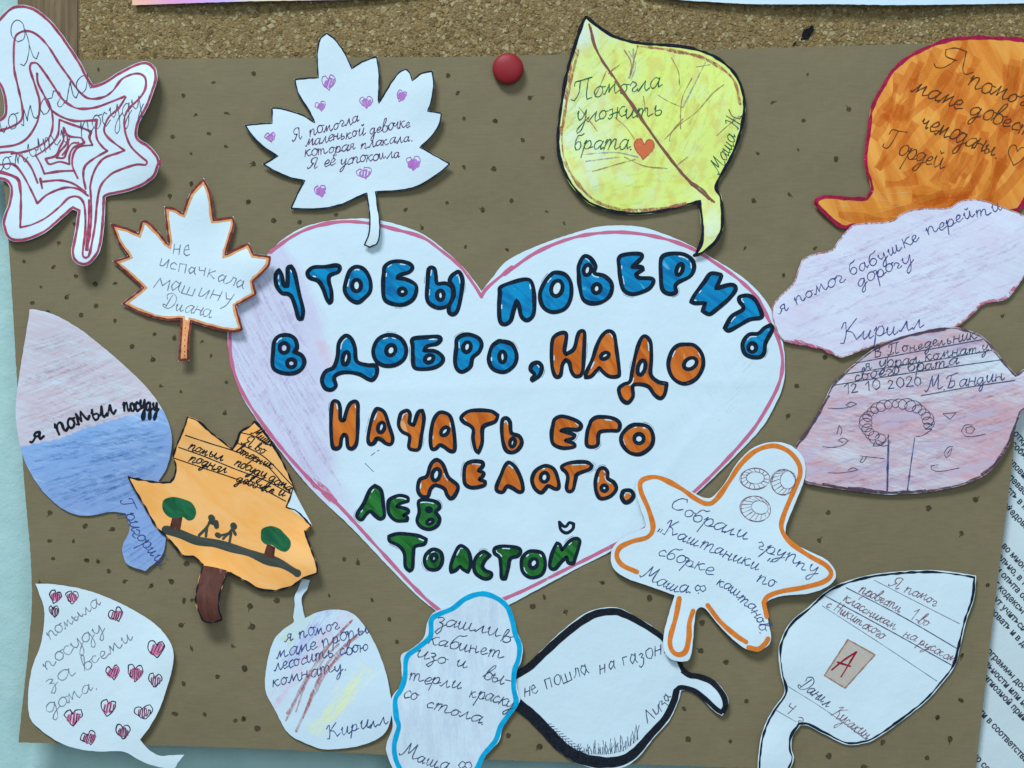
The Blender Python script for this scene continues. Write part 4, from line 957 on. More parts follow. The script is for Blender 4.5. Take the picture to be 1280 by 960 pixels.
# 2. white maple leaf with purple hearts
p = Paper('paper_leaf', 'white maple leaf with small purple hearts touching the top of the big heart', 'paper leaf', GLEAF, base=1.5, wave=.25, centre=(440, 160), seed=32,
          lifts=((530, 110, 50, 2.2), (470, 290, 40, 2.), (540, 200, 50, 1.5), (330, 175, 50, 1.), (410, 50, 50, .7)))
p.sheet(frame(B_, [(25, 548), (90, 541), (160, 537), (160, 460), (200, 462), (270, 480), (330, 502), (372, 532), (340, 470), (290, 390), (272, 318), (330, 312), (390, 308), (385, 200), (400, 120), (435, 87), (480, 120), (530, 190), (562, 260), (620, 225), (688, 202), (700, 290), (700, 350), (697, 432), (740, 360), (790, 290), (832, 266), (855, 290), (865, 324), (910, 290), (965, 278), (973, 350), (962, 430), (945, 478), (1012, 487), (1000, 550), (960, 610), (908, 660), (980, 700), (1056, 742), (1000, 790), (900, 852), (800, 877), (684, 884), (692, 950)])
        + frame(H1, [(697, 60), (696, 130), (683, 165), (650, 180), (622, 168), (645, 110), (646, 30)])
        + frame(B_, [(632, 892), (560, 925), (500, 950)]) + [(400, 262), (363, 262)] + frame(B_, [(290, 882), (321, 828), (250, 812), (180, 782), (114, 745), (186, 702), (120, 660), (60, 600)]), mat_paper('maple_leaf_paper', dirt=.04), 4.5, corner=45)
p.edge(M['outline'], 1.7, .9, breaks=40)
for cx, cy, w, h, r in ((445, 338, 62, 84, -8), (405, 455, 48, 48, -10), (632, 436, 60, 62, 0), (807, 405, 56, 62, 15), (155, 610, 52, 44, -10), (868, 742, 74, 66, 5), (622, 790, 76, 52, -10), (404, 878, 58, 60, -15)):
    small_heart(p, 300 + cx / 4, 20 + cy / 4, w / 4, h / 4, r, 'purple_pen', 'purple_fill', .9, 5)
p.write('Я помогла', frame(B_, [(268, 632), (600, 530)]), 8, 1.15, 'pen_violet', .25)
p.write('маленькой девочке', frame(B_, [(330, 655), (855, 556)]), 7.8, 1.15, 'pen_violet', .25)
p.write('которая плакала.', frame(B_, [(325, 706), (870, 628)]), 7.6, 1.15, 'pen_violet', .25)
p.write('Я её успокоила', frame(B_, [(340, 768), (805, 708)]), 7.6, 1.15, 'pen_violet', .25)

# 3. yellow leaf
def yellow_tint(x, y):
    n = noise.noise(Vector((x / 26, y / 34, 5))); n2 = noise.noise(Vector((x / 9, y / 18, 8)))
    a = .90 + .26 * n + .14 * n2
    # paler by the writing and near the tip
    a -= .40 * math.exp(-((x - 735) ** 2 / 1800 + (y - 170) ** 2 / 5000)) + .5 * math.exp(-((x - 735) ** 2 + (y - 40) ** 2) / 900)
    a -= .35 * math.exp(-((x - 885) ** 2 + (y - 285) ** 2) / 1500)
    c = (.72, .80, .14) if n2 < .15 else (.70, .66, .11)
    return (*c, max(.05, min(1, a)))
p = Paper('paper_leaf', 'yellow crayoned leaf with black outline and brown diagonal vein, stem over the big heart', 'paper leaf', GLEAF, base=1.4, wave=.3, centre=(815, 165), seed=33,
          lifts=((720, 230, 60, 2.), (740, 30, 50, 1.2), (885, 300, 40, 2.), (920, 150, 60, 1.)))
p.sheet(frame(C2, [(148, 55), (185, 88), (250, 128), (340, 150), (450, 158), (540, 173), (620, 208), (677, 263), (705, 330), (708, 400), (692, 480), (662, 560), (612, 655), (627, 700), (632, 790), (612, 850), (560, 897), (523, 909), (550, 850), (551, 780), (543, 718), (460, 739), (370, 756), (290, 758), (210, 743), (140, 708), (83, 640), (50, 560), (45, 470), (58, 360), (78, 250), (108, 150), (132, 80)]),
        mat_paper('yellow_leaf_paper', (.74, .82, .68), angle=62, stretch=6, fine=900, opac=.9, hard=.5), 4.5, yellow_tint, corner=60)
p.edge(M['black_ink'], 3.6, 1.7, vary=.3)
rub(p, 170, lambda x, y: 70 - (30 if x < 800 else 0) if y < 215 else 12, (14, 45), 2.6, [mat_crayon('olive_yellow_stroke', (.50, .52, .08), 60, .42, 1200, 4, .3, top=.22), mat_crayon('bright_yellow_stroke', (.72, .78, .10), 60, .6, 1200, 4, .3, top=.22), mat_crayon('pale_yellow_stroke', (.74, .82, .50), 60, .42, 1200, 4, .3, top=.22)], None, 14, .06, 9)
rub(p, 30, 62, (14, 40), 1.3, [mat_crayon('ochre_stroke', (.50, .36, .12), 60, .36, 1300, 4, .3, top=.22)], lambda x, y: 820 < x < 925 and 70 < y < 240, 10, .05, 10)
V_ = [(160, 95), (180, 170), (230, 250), (290, 340), (370, 460), (450, 570), (520, 650), (600, 715)]
p.ribbons([frame(C2, V_), frame(C2, [(158, 90), (185, 180), (225, 245)]), frame(C2, [(250, 290), (330, 395), (400, 505), (480, 605), (580, 705)]), frame(C2, [(500, 632), (560, 672), (592, 712)]), frame(C2, [(163, 100), (190, 190), (240, 270)]), frame(C2, [(270, 320), (350, 435), (430, 540), (520, 655)])], 2.4, M['vein'], 'leaf_vein', vary=.4)
p.ribbons([frame(C2, l) for l in ([(120, 180), (85, 330), (65, 450)], [(60, 450), (70, 560), (110, 640), (180, 710), (280, 742), (400, 738), (500, 720)], [(330, 165), (440, 178), (540, 200), (620, 240), (670, 290), (690, 370)], [(460, 185), (540, 198), (600, 225)], [(110, 170), (90, 260), (75, 350)])], 3.2, M['brick_crayon'], 'crayon_border', vary=.5)
p.ribbons([frame(C_, l) for l in ([(440, 480), (480, 530), (520, 585)], [(600, 525), (650, 570), (685, 620)], [(500, 765), (600, 735), (690, 710)], [(640, 700), (730, 740), (830, 750)], [(640, 225), (670, 280), (665, 350)], [(700, 210), (680, 280), (670, 330)], [(850, 260), (880, 320), (885, 380)],
   [(790, 425), (840, 455), (900, 480)], [(940, 350), (900, 430), (890, 500), (890, 575)], [(1080, 380), (1030, 420), (960, 500), (880, 560), (820, 620)], [(840, 630), (850, 590), (900, 530)], [(560, 320), (530, 390), (510, 430)], [(725, 430), (735, 500)], [(600, 300), (570, 330), (620, 290)], [(920, 700), (870, 740)], [(1150, 520), (1100, 560), (1050, 605)], [(960, 300), (1020, 290)])], 1.2, M['thin_pencil'], 'pencil_vein', vary=.5)
p.ribbons([frame(C_, l) for l in ([(660, 230), (690, 290), (670, 360)], [(680, 220), (680, 300), (660, 350)], [(450, 690), (600, 680), (700, 700)], [(470, 720), (620, 700)], [(1000, 280), (900, 480)])], 1.5, M['grey_pencil'], 'pencil_rubbing', vary=.5)['kind'] = 'stuff'
hh = p.fill(heart_pts(804.5, 187, 25, 26, 5), M['orange_heart'], 'drawn_heart', 4)
p.ribbons([heart_pts(804.5, 187, 25, 26, 5) + [heart_pts(804.5, 187, 25, 26, 5)[0]]], 1.3, M['red_crayon'], 'heart_line', parent=hh)
p.write('Помогла', frame(C_, [(415, 452), (560, 425), (805, 388)]), 12, 1.35, 'pen_green', .2)
p.write('уложить', frame(C_, [(425, 545), (810, 512)]), 11.5, 1.35, 'pen_green', .2)
p.write('брата.', frame(C_, [(415, 668), (680, 672)]), 12, 1.35, 'pen_green', .25)
p.write('Маша Ж', frame(C_, [(1060, 775), (1120, 660), (1165, 520)]), 10, 1.2, 'pen_green', .2)

# 4. orange leaf
p = Paper('paper_leaf', 'orange marker leaf with crimson outline and left pointing stem in the top right corner', 'paper leaf', GLEAF, base=.8, wave=.25, centre=(1190, 170), seed=34,
          lifts=((1080, 210, 60, 1.6), (1020, 255, 40, 1.4)))
p.sheet(frame(D_, [(1000, 184), (900, 194), (800, 229), (700, 279), (618, 350), (568, 430), (528, 500), (508, 560), (493, 660), (476, 780), (482, 860), (500, 905)])
        + frame(E_, [(553, 140), (533, 178), (440, 176), (350, 168), (300, 183), (288, 210), (340, 262), (400, 312), (440, 324), (500, 315), (700, 335), (1000, 300), (1200, 252), (1290, 180)]) + frame(D_, [(1440, 500), (1420, 300), (1300, 203), (1100, 184)]),
        mat_marker('orange_leaf_marker', (.68, .19, .020), (.84, .36, .065), 62, 8, 130), 5)
rub(p, 110, lambda x, y: 4 if (y > 222 and x < 1150) else 62, (35, 95), 11, [mat_crayon('deep_orange_stroke', (.66, .125, .010), 62, .8, 250, 6, .7, top=.42), mat_crayon('light_orange_stroke', (.98, .42, .06), 62, .62, 300, 6, .5, top=.3)], None, 16, .05, 13)
p.edge(M['crimson'], 4.4, 1.9, vary=.4)
p.ribbons([frame(E_, l) for l in ([(560, 150), (650, 160), (740, 152)], [(590, 190), (680, 200)], [(380, 215), (460, 225)], [(620, 225), (720, 215)])] + [frame(D_, [(570, 440), (590, 410)]), frame(D_, [(480, 800), (485, 850)])], 1.1, mat_crayon('bare_paper_gap', (.84, .60, .32), 0, .45, 900, 6, .3, .5), 'marker_gap')
p.write('Я', frame(D_, [(840, 345), (1010, 395)]), 13, 1.3, 'pen_brown', .0)
p.write('помогал', frame(D_, [(990, 430), (1400, 590)]), 14, 1.6, 'pen_brown', .2)
p.write('маме довести', frame(D_, [(710, 462), (940, 545), (1390, 720)]), 13, 1.6, 'pen_brown', .2)
p.write('чемоданы.', frame(D_, [(755, 640), (1150, 795)]), 13, 1.6, 'pen_brown', .2)
p.write('Гордей', frame(D_, [(570, 748), (870, 850)]), 13, 1.3, 'pen_brown', .1)
hpts = heart_pts(960 + 1238 / 4, 780 / 4, 22, 25, 15); p.ribbons([hpts + [hpts[0]]], 1.2, M['pen_brown'], 'drawn_heart')

# 5. lilac cloud-shaped leaf
def lilac_tint(x, y):
    n = noise.noise(Vector(((x + y * .6) / 45, (y - x * .35) / 14, 6)))
    return (.66, .50, .66, max(0, .55 + .28 * n))
p = Paper('paper_leaf', 'pale lilac wavy leaf lying below the orange leaf at the right edge', 'paper leaf', GLEAF, base=1.35, wave=.25, centre=(1120, 350), seed=35,
          lifts=((1270, 300, 50, 1.), (985, 400, 40, .6), (1055, 440, 40, .4)))
p.sheet(frame(E_, [(90, 700), (130, 640), (190, 580), (220, 500), (240, 465), (300, 440), (370, 425), (400, 385), (450, 325), (500, 300), (640, 290), (720, 245), (800, 228), (920, 225), (990, 190), (1080, 190), (1180, 225), (1280, 265), (1330, 300), (1310, 480), (1275, 550), (1240, 600), (1190, 657), (1090, 677), (1040, 722), (960, 785), (880, 800), (740, 835), (620, 862), (540, 885), (440, 925), (400, 927), (350, 897), (250, 872), (150, 852), (110, 800)]),
        mat_paper('lilac_leaf_paper', (.70, .76, .84), angle=18, stretch=8, opac=.6, hard=.8), 4.5, lilac_tint, corner=75)
p.edge(M['brick_crayon'], 1.6, .9, 'crayon_border', .5)
p.ribbons([frame(E_, [(150, 850), (250, 870), (340, 895), (380, 910)]), frame(E_, [(960, 778), (1035, 718), (1085, 672), (1180, 650), (1230, 600)]), frame(E_, [(200, 850), (300, 878), (360, 900)])], 3, M['pink_rub'], 'crayon_shading', vary=.5)['kind'] = 'stuff'
rub(p, 120, 22, (20, 70), 2.6, [mat_crayon('violet_stroke', (.52, .42, .66), 22, .4, 1300, 6, .3, top=.22), mat_crayon('pink_stroke', (.68, .46, .60), 22, .38, 1300, 6, .3, top=.22)], None, 8, .04, 11)
p.write('я помог бабушке перейти', frame(E_, [(125, 722), (420, 572), (700, 425), (860, 340), (1000, 282), (1180, 238)]), 9, 1.25, 'pen_blue', .1)
p.write('дорогу', frame(E_, [(500, 600), (620, 540), (755, 478)]), 9, 1.25, 'pen_blue', .1)
p.write('Кирилл', frame(E_, [(425, 868), (560, 838), (810, 790)]), 11.5, 1.3, 'pen_blue', .2)

# 6. pink leaf with a tree drawing
def pink_tint(x, y):
    n = noise.noise(Vector(((x + y * .2) / 60, (y + x * .22) / 13, 4)))
    g = 0
    for cx, cy, rx, ry, v in ((1010, 525, 35, 40, .3), (1240, 570, 60, 40, .4), (1120, 430, 90, 20, .3), (1110, 530, 60, 25, .35), (1060, 600, 60, 25, .25), (1240, 510, 40, 20, .3)):
        g += v * math.exp(-((x - cx) / rx) ** 2 - ((y - cy) / ry) ** 2)
    w = .3 * math.exp(-((x - 1225) / 40) ** 2 - ((y - 455) / 22) ** 2)
    c = (.60, .27, .31) if n < .12 else (.54, .34, .44)
    return (*c, max(.1, min(.95, .56 + .30 * n + g - w)))
p = Paper('paper_leaf', 'pink crayoned leaf with a date and a curly drawn tree at the right edge', 'paper leaf', GLEAF, base=1.95, wave=.2, centre=(1130, 510), seed=36,
          lifts=((1270, 500, 50, .9), (1230, 600, 60, .9), (1180, 410, 50, .5)))
p.sheet(frame(O_, [(128, 642), (200, 540), (265, 430), (318, 322), (370, 270), (450, 200), (530, 140), (640, 90), (760, 58), (900, 36), (1000, 53), (1080, 93), (1150, 178), (1205, 245), (1230, 272), (1300, 232), (1360, 240), (1360, 400), (1300, 432), (1256, 462), (1243, 500), (1203, 612), (1142, 712), (1062, 782), (950, 828), (800, 858), (600, 871), (420, 853), (250, 828), (170, 803), (140, 720)]),
        mat_paper('pink_leaf_paper', (.68, .75, .80), angle=14, stretch=8, fine=1100, opac=.8, hard=.8), 4.5, pink_tint, corner=60)
p.edge(M['black_crayon'], 2.4, 1.5, 'crayon_border', .5)
p.ribbons([frame(O_, [(140, 630), (205, 540), (270, 430), (300, 380)]), frame(O_, [(270, 820), (420, 845), (600, 862), (780, 850)]), frame(O_, [(1060, 772), (1140, 700), (1200, 600), (1240, 490)]), frame(O_, [(530, 145), (640, 97), (760, 66), (880, 45)]), frame(O_, [(400, 838), (600, 858), (700, 856)])], 3.2, M['black_crayon'], 'crayon_shading', vary=.5)['kind'] = 'stuff'
rub(p, 260, 14, (18, 70), 2.4, [mat_crayon('dusty_rose_stroke', (.55, .24, .28), 14, .42, 1300, 5, .3, top=.22), mat_crayon('mauve_stroke', (.42, .28, .42), 14, .40, 1300, 5, .3, top=.22), mat_crayon('pale_lilac_stroke', (.66, .66, .78), 14, .42, 1300, 5, .3, top=.22)], None, 9, .04, 12)
p.ribbons([frame(O_, l) for l in ([(435, 215), (740, 158), (1065, 98)], [(385, 270), (800, 205), (1110, 152)], [(325, 326), (720, 262), (1165, 198)], [(760, 378), (1000, 335), (1225, 302)])], 1.2, M['pen_dark'], 'ruled_line')
p.write('В Понедельник', frame(O_, [(528, 188), (1040, 92)]), 7.6, 1.2, 'pen_dark', .2)
p.write('я убрал комнату', frame(O_, [(478, 255), (1100, 155)]), 8, 1.2, 'pen_dark', .2)
p.write('своего брата', frame(O_, [(430, 305), (945, 222)]), 8, 1.3, 'pen_dark', .2)
p.write('12 10 2020', frame(O_, [(375, 366), (770, 328)]), 6.2, 1.2, 'pen_dark', .05)
p.write('М.Бандин', frame(O_, [(785, 362), (1175, 300)]), 8.5, 1.3, 'pen_blue', .2)
curl = []
for k in range(0, 19 * 14):
    t = k / (19 * 14); a = math.radians(-248 + t * 262); ph = t * 19 * 2 * math.pi
    r_ = 28 + 5 * math.sin(k * .11) + 3 * math.sin(k * .043)
    curl.append((640 + 158 * math.cos(a) + r_ * math.cos(ph), 515 + 98 * math.sin(a) + r_ * .85 * math.sin(ph)))
loops = [frame(O_, curl)]
p.ribbons(loops + [frame(O_, [(600, 580), (570, 610), (540, 600), (520, 630), (560, 625), (590, 600)]), frame(O_, [(770, 515), (820, 520), (780, 545), (815, 545), (770, 575), (735, 582)])], .9, M['pen_dark'], 'drawn_tree_crown', vary=.3)
p.ribbons([frame(O_, [(597, 572), (592, 700), (590, 866)]), frame(O_, [(600, 600), (596, 760), (593, 850)]), frame(O_, [(728, 588), (712, 700), (692, 850)])], 1.4, M['pen_blue'], 'drawn_tree_trunk', vary=.4)
p.ribbons([frame(O_, l) for l in ([(580, 692), (520, 686), (455, 678)], [(490, 680), (470, 710), (455, 708), (470, 685)], [(295, 440), (350, 442), (400, 435), (440, 420), (410, 410), (385, 425), (410, 438)], [(268, 632), (320, 636), (370, 625), (398, 602), (370, 590), (345, 600), (370, 612)], [(340, 570), (352, 525), (365, 550), (358, 575)],
  [(295, 762), (350, 764), (400, 758), (445, 748), (420, 738), (395, 750)], [(868, 468), (935, 462), (905, 496), (868, 468)], [(1020, 525), (980, 525), (960, 555), (985, 580), (1040, 578), (1080, 568)], [(1010, 530), (985, 540), (985, 562), (1010, 565), (1028, 545), (1010, 530)], [(920, 632), (895, 635), (875, 665), (885, 688), (905, 670), (912, 640)], [(905, 645), (890, 670)],
  [(845, 722), (810, 728), (815, 748), (860, 755), (950, 738)])], .9, M['pen_dark'], 'drawn_swirl', vary=.3)

# 7. small maple with orange edge
p = Paper('paper_leaf', 'small white maple leaf outlined in orange overlapping the big heart on the left', 'paper leaf', GLEAF, base=1.3, wave=.3, centre=(240, 335), seed=37,
          lifts=((330, 330, 50, 3.6), (255, 245, 40, 1.8), (232, 440, 36, 3.2), (300, 405, 40, 2.4), (150, 290, 40, 1.2)))
p.sheet(frame(F_, [(497, 283), (560, 300), (618, 323), (632, 268), (662, 275), (700, 310), (750, 372), (740, 290), (733, 208), (780, 215), (815, 235), (850, 150), (910, 82), (942, 150), (957, 263), (1042, 253), (1047, 290), (1030, 350), (1010, 417), (1060, 390), (1112, 370), (1137, 420), (1212, 429), (1200, 480), (1133, 545), (1147, 600), (1057, 650), (1087, 757), (1040, 767), (940, 748), (857, 722), (850, 800), (849, 892), (800, 895), (806, 800), (806, 712), (740, 713), (640, 688), (542, 640), (580, 610), (634, 568), (570, 510), (502, 450), (570, 428), (530, 370)]),
        mat_paper('small_maple_paper', dirt=.05), 4, corner=40)
p.edge(M['brown_line'], 2.8, 1.4, breaks=40, vary=.3)
p.edge(M['salmon_line'], 3.2, 3.7, 'inner_edge_line', breaks=40, vary=.3, lv=50e-6)
p.ribbons([frame(F_, [(828, 725), (826, 880)])], 8.5, M['salmon_line'], 'stem_colour', lv=52e-6)
p.ribbons([frame(F_, [(828, y), (830, y + 5)]) for y in (745, 775, 800, 825, 850, 868)], 1., M['brown_line'], 'stem_dot')
def wr(p, txt, cr, path, xh, w, m, sl): return p.ribbons(layout(txt, frame(cr, path), xh, sl, 1., GP), w, M[m], 'handwriting', vary=.25)
wr(p, 'не', F_, [(770, 418), (850, 425)], 13, 1.1, 'pen_grey', .05)
wr(p, 'испачкала', F_, [(708, 478), (900, 515), (1090, 582)], 9.5, 1.1, 'pen_grey', .05)
wr(p, 'машину', F_, [(685, 568), (850, 600), (1040, 640)], 11.5, 1.1, 'pen_grey', .05)
p.write('Диана', frame(F_, [(722, 650), (820, 675), (940, 700)]), 9.5, 1., 'pen_grey', .1)

# 8. lilac and blue leaf
def bluepink(x, y):
    bl = [(27, 557.8), (73, 548.6), (109, 534), (160, 519.5), (208, 510), (260, 500)]
    yb = 500
    for (a, b), (c, d) in zip(bl, bl[1:]):
        if a <= x <= c: yb = b + (d - b) * (x - a) / (c - a)
    if x < 27: yb = 558
    n = noise.noise(Vector(((x + y * .3) / 60, (y + x * .38) / 7, 1)))
    if y < yb + 0:
        return (.60, .38, .42, max(.2, min(.95, .66 + .22 * n)))
    k = min(1, (y - yb) / 80)
    return (.09, .26 - .06 * k, .62 - .1 * k, max(.4, min(1, .80 + .2 * n + .14 * k)))
p = Paper('paper_leaf', 'half mauve half blue leaf with bold black writing at the left edge', 'paper leaf', GLEAF, base=.75, wave=.25, centre=(115, 520), seed=38,
          lifts=((205, 530, 50, 1.), (50, 400, 50, .8), (180, 700, 40, .9)))
p.sheet(frame(G_, [(105, 45), (130, 48), (190, 65), (270, 110), (360, 180), (440, 250), (510, 320), (560, 390), (588, 460), (590, 520), (572, 590), (542, 640), (525, 690), (560, 780), (570, 830), (556, 890), (500, 942), (440, 920), (423, 880), (424, 850), (446, 800), (432, 745), (380, 740), (300, 753), (230, 737), (160, 682), (108, 610), (78, 540), (58, 440), (58, 350), (73, 240), (92, 130), (102, 70)]),
        mat_paper('mauve_blue_paper', angle=17, stretch=12, fine=900, opac=.72, hard=.62), 3, bluepink, corner=60)
def yb_(x): return 563 - (x - 20) * .29
rub(p, 150, 20, (18, 70), 2.0, [mat_crayon('grey_mauve_stroke', (.46, .38, .46), 20, .40, 1300, 5, .3, top=.22), mat_crayon('old_rose_stroke', (.60, .34, .38), 20, .42, 1300, 5, .3, top=.22), mat_crayon('pale_stroke', (.70, .68, .74), 20, .5, 1300, 5, .3, top=.22)], lambda x, y: y < yb_(x) - 1, 5, .03, 7)
rub(p, 190, lambda x, y: 8 + max(0, (y - 560) * .22), (16, 60), 2.2, [mat_crayon('deep_blue_stroke', (.03, .13, .40), 15, .42, 1300, 5, .3, top=.22), mat_crayon('mid_blue_stroke', (.06, .22, .55), 15, .5, 1300, 5, .3, top=.22), mat_crayon('light_blue_stroke', (.30, .52, .78), 15, .45, 1300, 5, .3, top=.22)], lambda x, y: y > yb_(x) + 1, 7, .04, 8)
p.write('я', frame(G_, [(108, 500), (158, 485)]), 10, 3.1, 'black_ink', .2)
p.write('помыл', frame(G_, [(200, 475), (290, 435), (405, 405)]), 13, 3.0, 'black_ink', .0)
p.write('посуду', frame(G_, [(425, 395), (480, 392), (548, 392)]), 11, 3.0, 'black_ink', .0)
p.write('Григорий', frame(G_, [(412, 705), (455, 810), (545, 925)]), 9.5, 1.2, 'pen_blue', .1)

# 9. orange landscape leaf
p = Paper('paper_leaf', 'light orange leaf with thick brown stem and two green trees drawn on it', 'paper leaf', GLEAF, base=1.6, wave=.3, centre=(280, 635), seed=39,
          lifts=((265, 760, 46, 6.5), (235, 530, 36, 1.8), (390, 710, 46, 3.5), (170, 600, 36, 1.2), (330, 545, 46, 1.2)))
p.sheet(frame(H_, [(283, 66), (330, 85), (380, 130), (430, 170), (467, 200), (485, 170), (500, 130), (540, 105), (560, 83), (600, 130), (660, 220), (717, 340), (719, 370), (702, 420), (692, 440), (740, 460), (798, 520), (770, 542), (792, 600), (822, 680), (822, 714), (760, 737), (720, 767), (650, 787), (580, 782), (520, 747), (450, 712), (442, 740), (428, 780), (422, 850), (437, 902), (390, 916), (353, 907), (322, 830), (328, 760), (345, 680), (310, 650), (262, 642), (200, 572), (150, 522), (98, 430), (58, 360), (34, 313), (90, 325), (160, 337), (210, 337), (227, 310), (232, 270), (222, 230), (243, 170), (270, 110)]),
        mat_marker('orange_pastel_marker', (.96, .42, .10), (.98, .50, .17), 35, 3, 120), 4, corner=45)
p.fill(frame(H_, [(350, 682), (400, 690), (446, 702), (428, 770), (420, 850), (432, 898), (390, 910), (360, 903), (328, 830), (334, 750)]), M['trunk_brown'], 'leaf_stem', 4, lv=60e-6)
p.edge(M['black_ink'], 2.0, .9, breaks=45, vary=.6, lv=80e-6)
p.fill(frame(H_, [(716, 362), (745, 420), (797, 516), (760, 488), (694, 442)]), mat_flat('torn_white_backing', PAPER, .03, 200), 'torn_flap', 4, lv=65e-6, corner=30)
p.ribbons([frame(H_, [(192, 535), (250, 552), (320, 580), (400, 592), (470, 612), (540, 632), (600, 655), (670, 675), (738, 712)])], 10.5, M['ground_grey'], 'drawn_ground', vary=.3, lv=62e-6)
for (cx, cy, lo, tr) in ((245, 450, [(178, 440), (185, 412), (220, 400), (262, 408), (300, 425), (318, 460), (308, 490), (285, 497), (262, 482), (235, 488), (205, 482), (185, 462)], [(220, 480), (262, 480), (252, 538), (208, 530)]),
                         (645, 570, [(585, 560), (590, 532), (625, 520), (660, 530), (680, 548), (708, 580), (706, 610), (685, 625), (655, 615), (632, 598), (605, 595), (588, 580)], [(612, 592), (645, 608), (640, 655), (595, 645)])):
    o = p.fill(frame(H_, lo), M['tree_green'], 'drawn_tree_crown', 4, lv=88e-6)
    p.fill(frame(H_, tr), M['trunk_brown'], 'drawn_tree_trunk', 4, lv=76e-6)
for pts_ in ([[(380, 490), (362, 525), (330, 558)], [(362, 525), (358, 562)], [(372, 505), (405, 515)], [(380, 498), (400, 520)]], [[(470, 528), (450, 552), (410, 560)], [(470, 535), (480, 555)], [(450, 552), (430, 572)], [(462, 550), (455, 590)]]):
    p.ribbons([frame(H_, l) for l in pts_], 3.6, M['ground_grey'], 'drawn_figure', vary=.3, lv=95e-6)
p.ribbons([frame(H_, [(380, 485), (384, 490)]), frame(H_, [(471, 518), (474, 523)])], 8.2, M['ground_grey'], 'drawn_head', vary=0, lv=102e-6)
p.ribbons([frame(H_, [(400, 505), (402, 522)]), frame(H_, [(405, 556), (412, 560)])], 6.5, M['ground_grey'], 'drawn_figure', vary=0, lv=104e-6)
p.ribbons([frame(H_, l) for l in ([(500, 133), (560, 150), (628, 190)], [(487, 176), (600, 235), (714, 352)], [(276, 145), (380, 180), (480, 212), (600, 262), (708, 385)], [(247, 195), (340, 228), (480, 285), (600, 330), (705, 385)], [(228, 240), (340, 278), (480, 325), (600, 372), (688, 418)])], 1.3, M['black_ink'], 'ruled_line')
p.write('Миша', frame(H_, [(545, 140), (625, 192)]), 6.5, 1.3, 'black_ink', .3)
p.write('Я во', frame(H_, [(505, 180), (600, 222)]), 6, 1.3, 'black_ink', .3)
p.write('вторник', frame(H_, [(480, 215), (630, 285)]), 6.3, 1.3, 'black_ink', .3)
p.write('помыл', frame(H_, [(285, 200), (425, 252)]), 7, 1.4, 'black_ink', .3)
p.write('посуду дома', frame(H_, [(472, 268), (600, 325), (705, 378)]), 6.8, 1.4, 'black_ink', .3)
p.write('поднял', frame(H_, [(285, 250), (440, 305)]), 7, 1.4, 'black_ink', .3)
p.write('девочке и', frame(H_, [(480, 335), (580, 372), (680, 400)]), 6.8, 1.4, 'black_ink', .3)

# 10. white leaf with pink hearts
p = Paper('paper_leaf', 'white leaf with many small pink and black hearts in the bottom left corner', 'paper leaf', GLEAF, base=.9, wave=.35, centre=(125, 830), seed=40,
          lifts=((60, 740, 50, 1.), (190, 900, 50, 1.4), (215, 820, 50, 1.6), (225, 950, 40, 2.5)))
p.sheet(frame(I_, [(168, 107), (250, 110), (370, 130), (480, 165), (600, 220), (700, 280), (760, 335), (800, 400), (804, 470), (782, 560), (742, 680), (692, 770), (650, 825), (690, 870), (740, 897), (795, 894), (857, 891), (830, 925), (800, 957), (700, 941), (640, 917), (570, 881), (450, 881), (350, 866), (270, 836), (190, 782), (140, 725), (132, 620), (150, 500), (190, 390), (208, 280), (205, 210), (185, 150)]),
        mat_paper('hearts_leaf_paper', dirt=.05), 4.5, corner=60)
for cx, cy, w, h, r in ((260, 168, 50, 60, 20), (335, 172, 56, 58, 0), (253, 235, 50, 60, 0), (538, 253, 62, 56, -10), (728, 408, 72, 66, -5), (523, 517, 62, 62, -5), (628, 520, 72, 76, -5), (720, 552, 60, 72, 10), (503, 678, 74, 74, 0), (668, 700, 78, 70, -10), (340, 725, 78, 74, -5), (412, 820, 80, 64, -15), (570, 790, 62, 66, 5)):
    small_heart(p, cx / 3.692, 700 + cy / 3.692, w / 3.692, h / 3.692, r, 'outline', 'rose_fill', 1.1, 6)
p.write('помыла', frame(I_, [(235, 368), (465, 200)]), 8.5, 1.05, 'pen_grey', .0)
p.write('посуду', frame(I_, [(215, 505), (490, 318)]), 9.5, 1.05, 'pen_grey', .0)
p.write('за', frame(I_, [(225, 590), (345, 530)]), 11, 1.05, 'pen_grey', .0)
p.write('всеми', frame(I_, [(395, 512), (620, 352)]), 9.5, 1.05, 'pen_grey', .0)
p.write('дома.', frame(I_, [(222, 705), (460, 588)]), 10, 1.05, 'pen_grey', .0)

# 11. round leaf with a crayon rainbow
def rainbow(x, y):
    u = (x - 437) * .79 + (y - 776) * .61          # across the bands (they run down to the left)
    v = (y - 776) * .79 - (x - 437) * .61
    d = u
    def g(c, w, a): return a * math.exp(-((d - c) / w) ** 2)
    n = .12 * noise.noise(Vector((x / 14, y / 14, 3)))
    L = [((.60, .72, .20), g(-48, 11, .5) * (1 if v < 70 else 0)), ((.35, .30, .70), g(-28, 12, .48) * (1 if v < 90 else .0)), ((.78, .35, .55), g(-13, 11, .40)), ((.85, .85, .28), g(52, 12, .55) * (1 if 30 < v < 140 else 0))]
    c, a = max(L, key=lambda q: q[1])
    return (*c, max(0, a + n) if a > .05 else 0)
p = Paper('paper_leaf', 'round white leaf with dark red crayon streaks left of the blue edged leaf', 'paper leaf', GLEAF, base=.9, wave=.25, centre=(410, 840), seed=41,
          lifts=((370, 750, 30, .6), (480, 880, 50, 1.)))
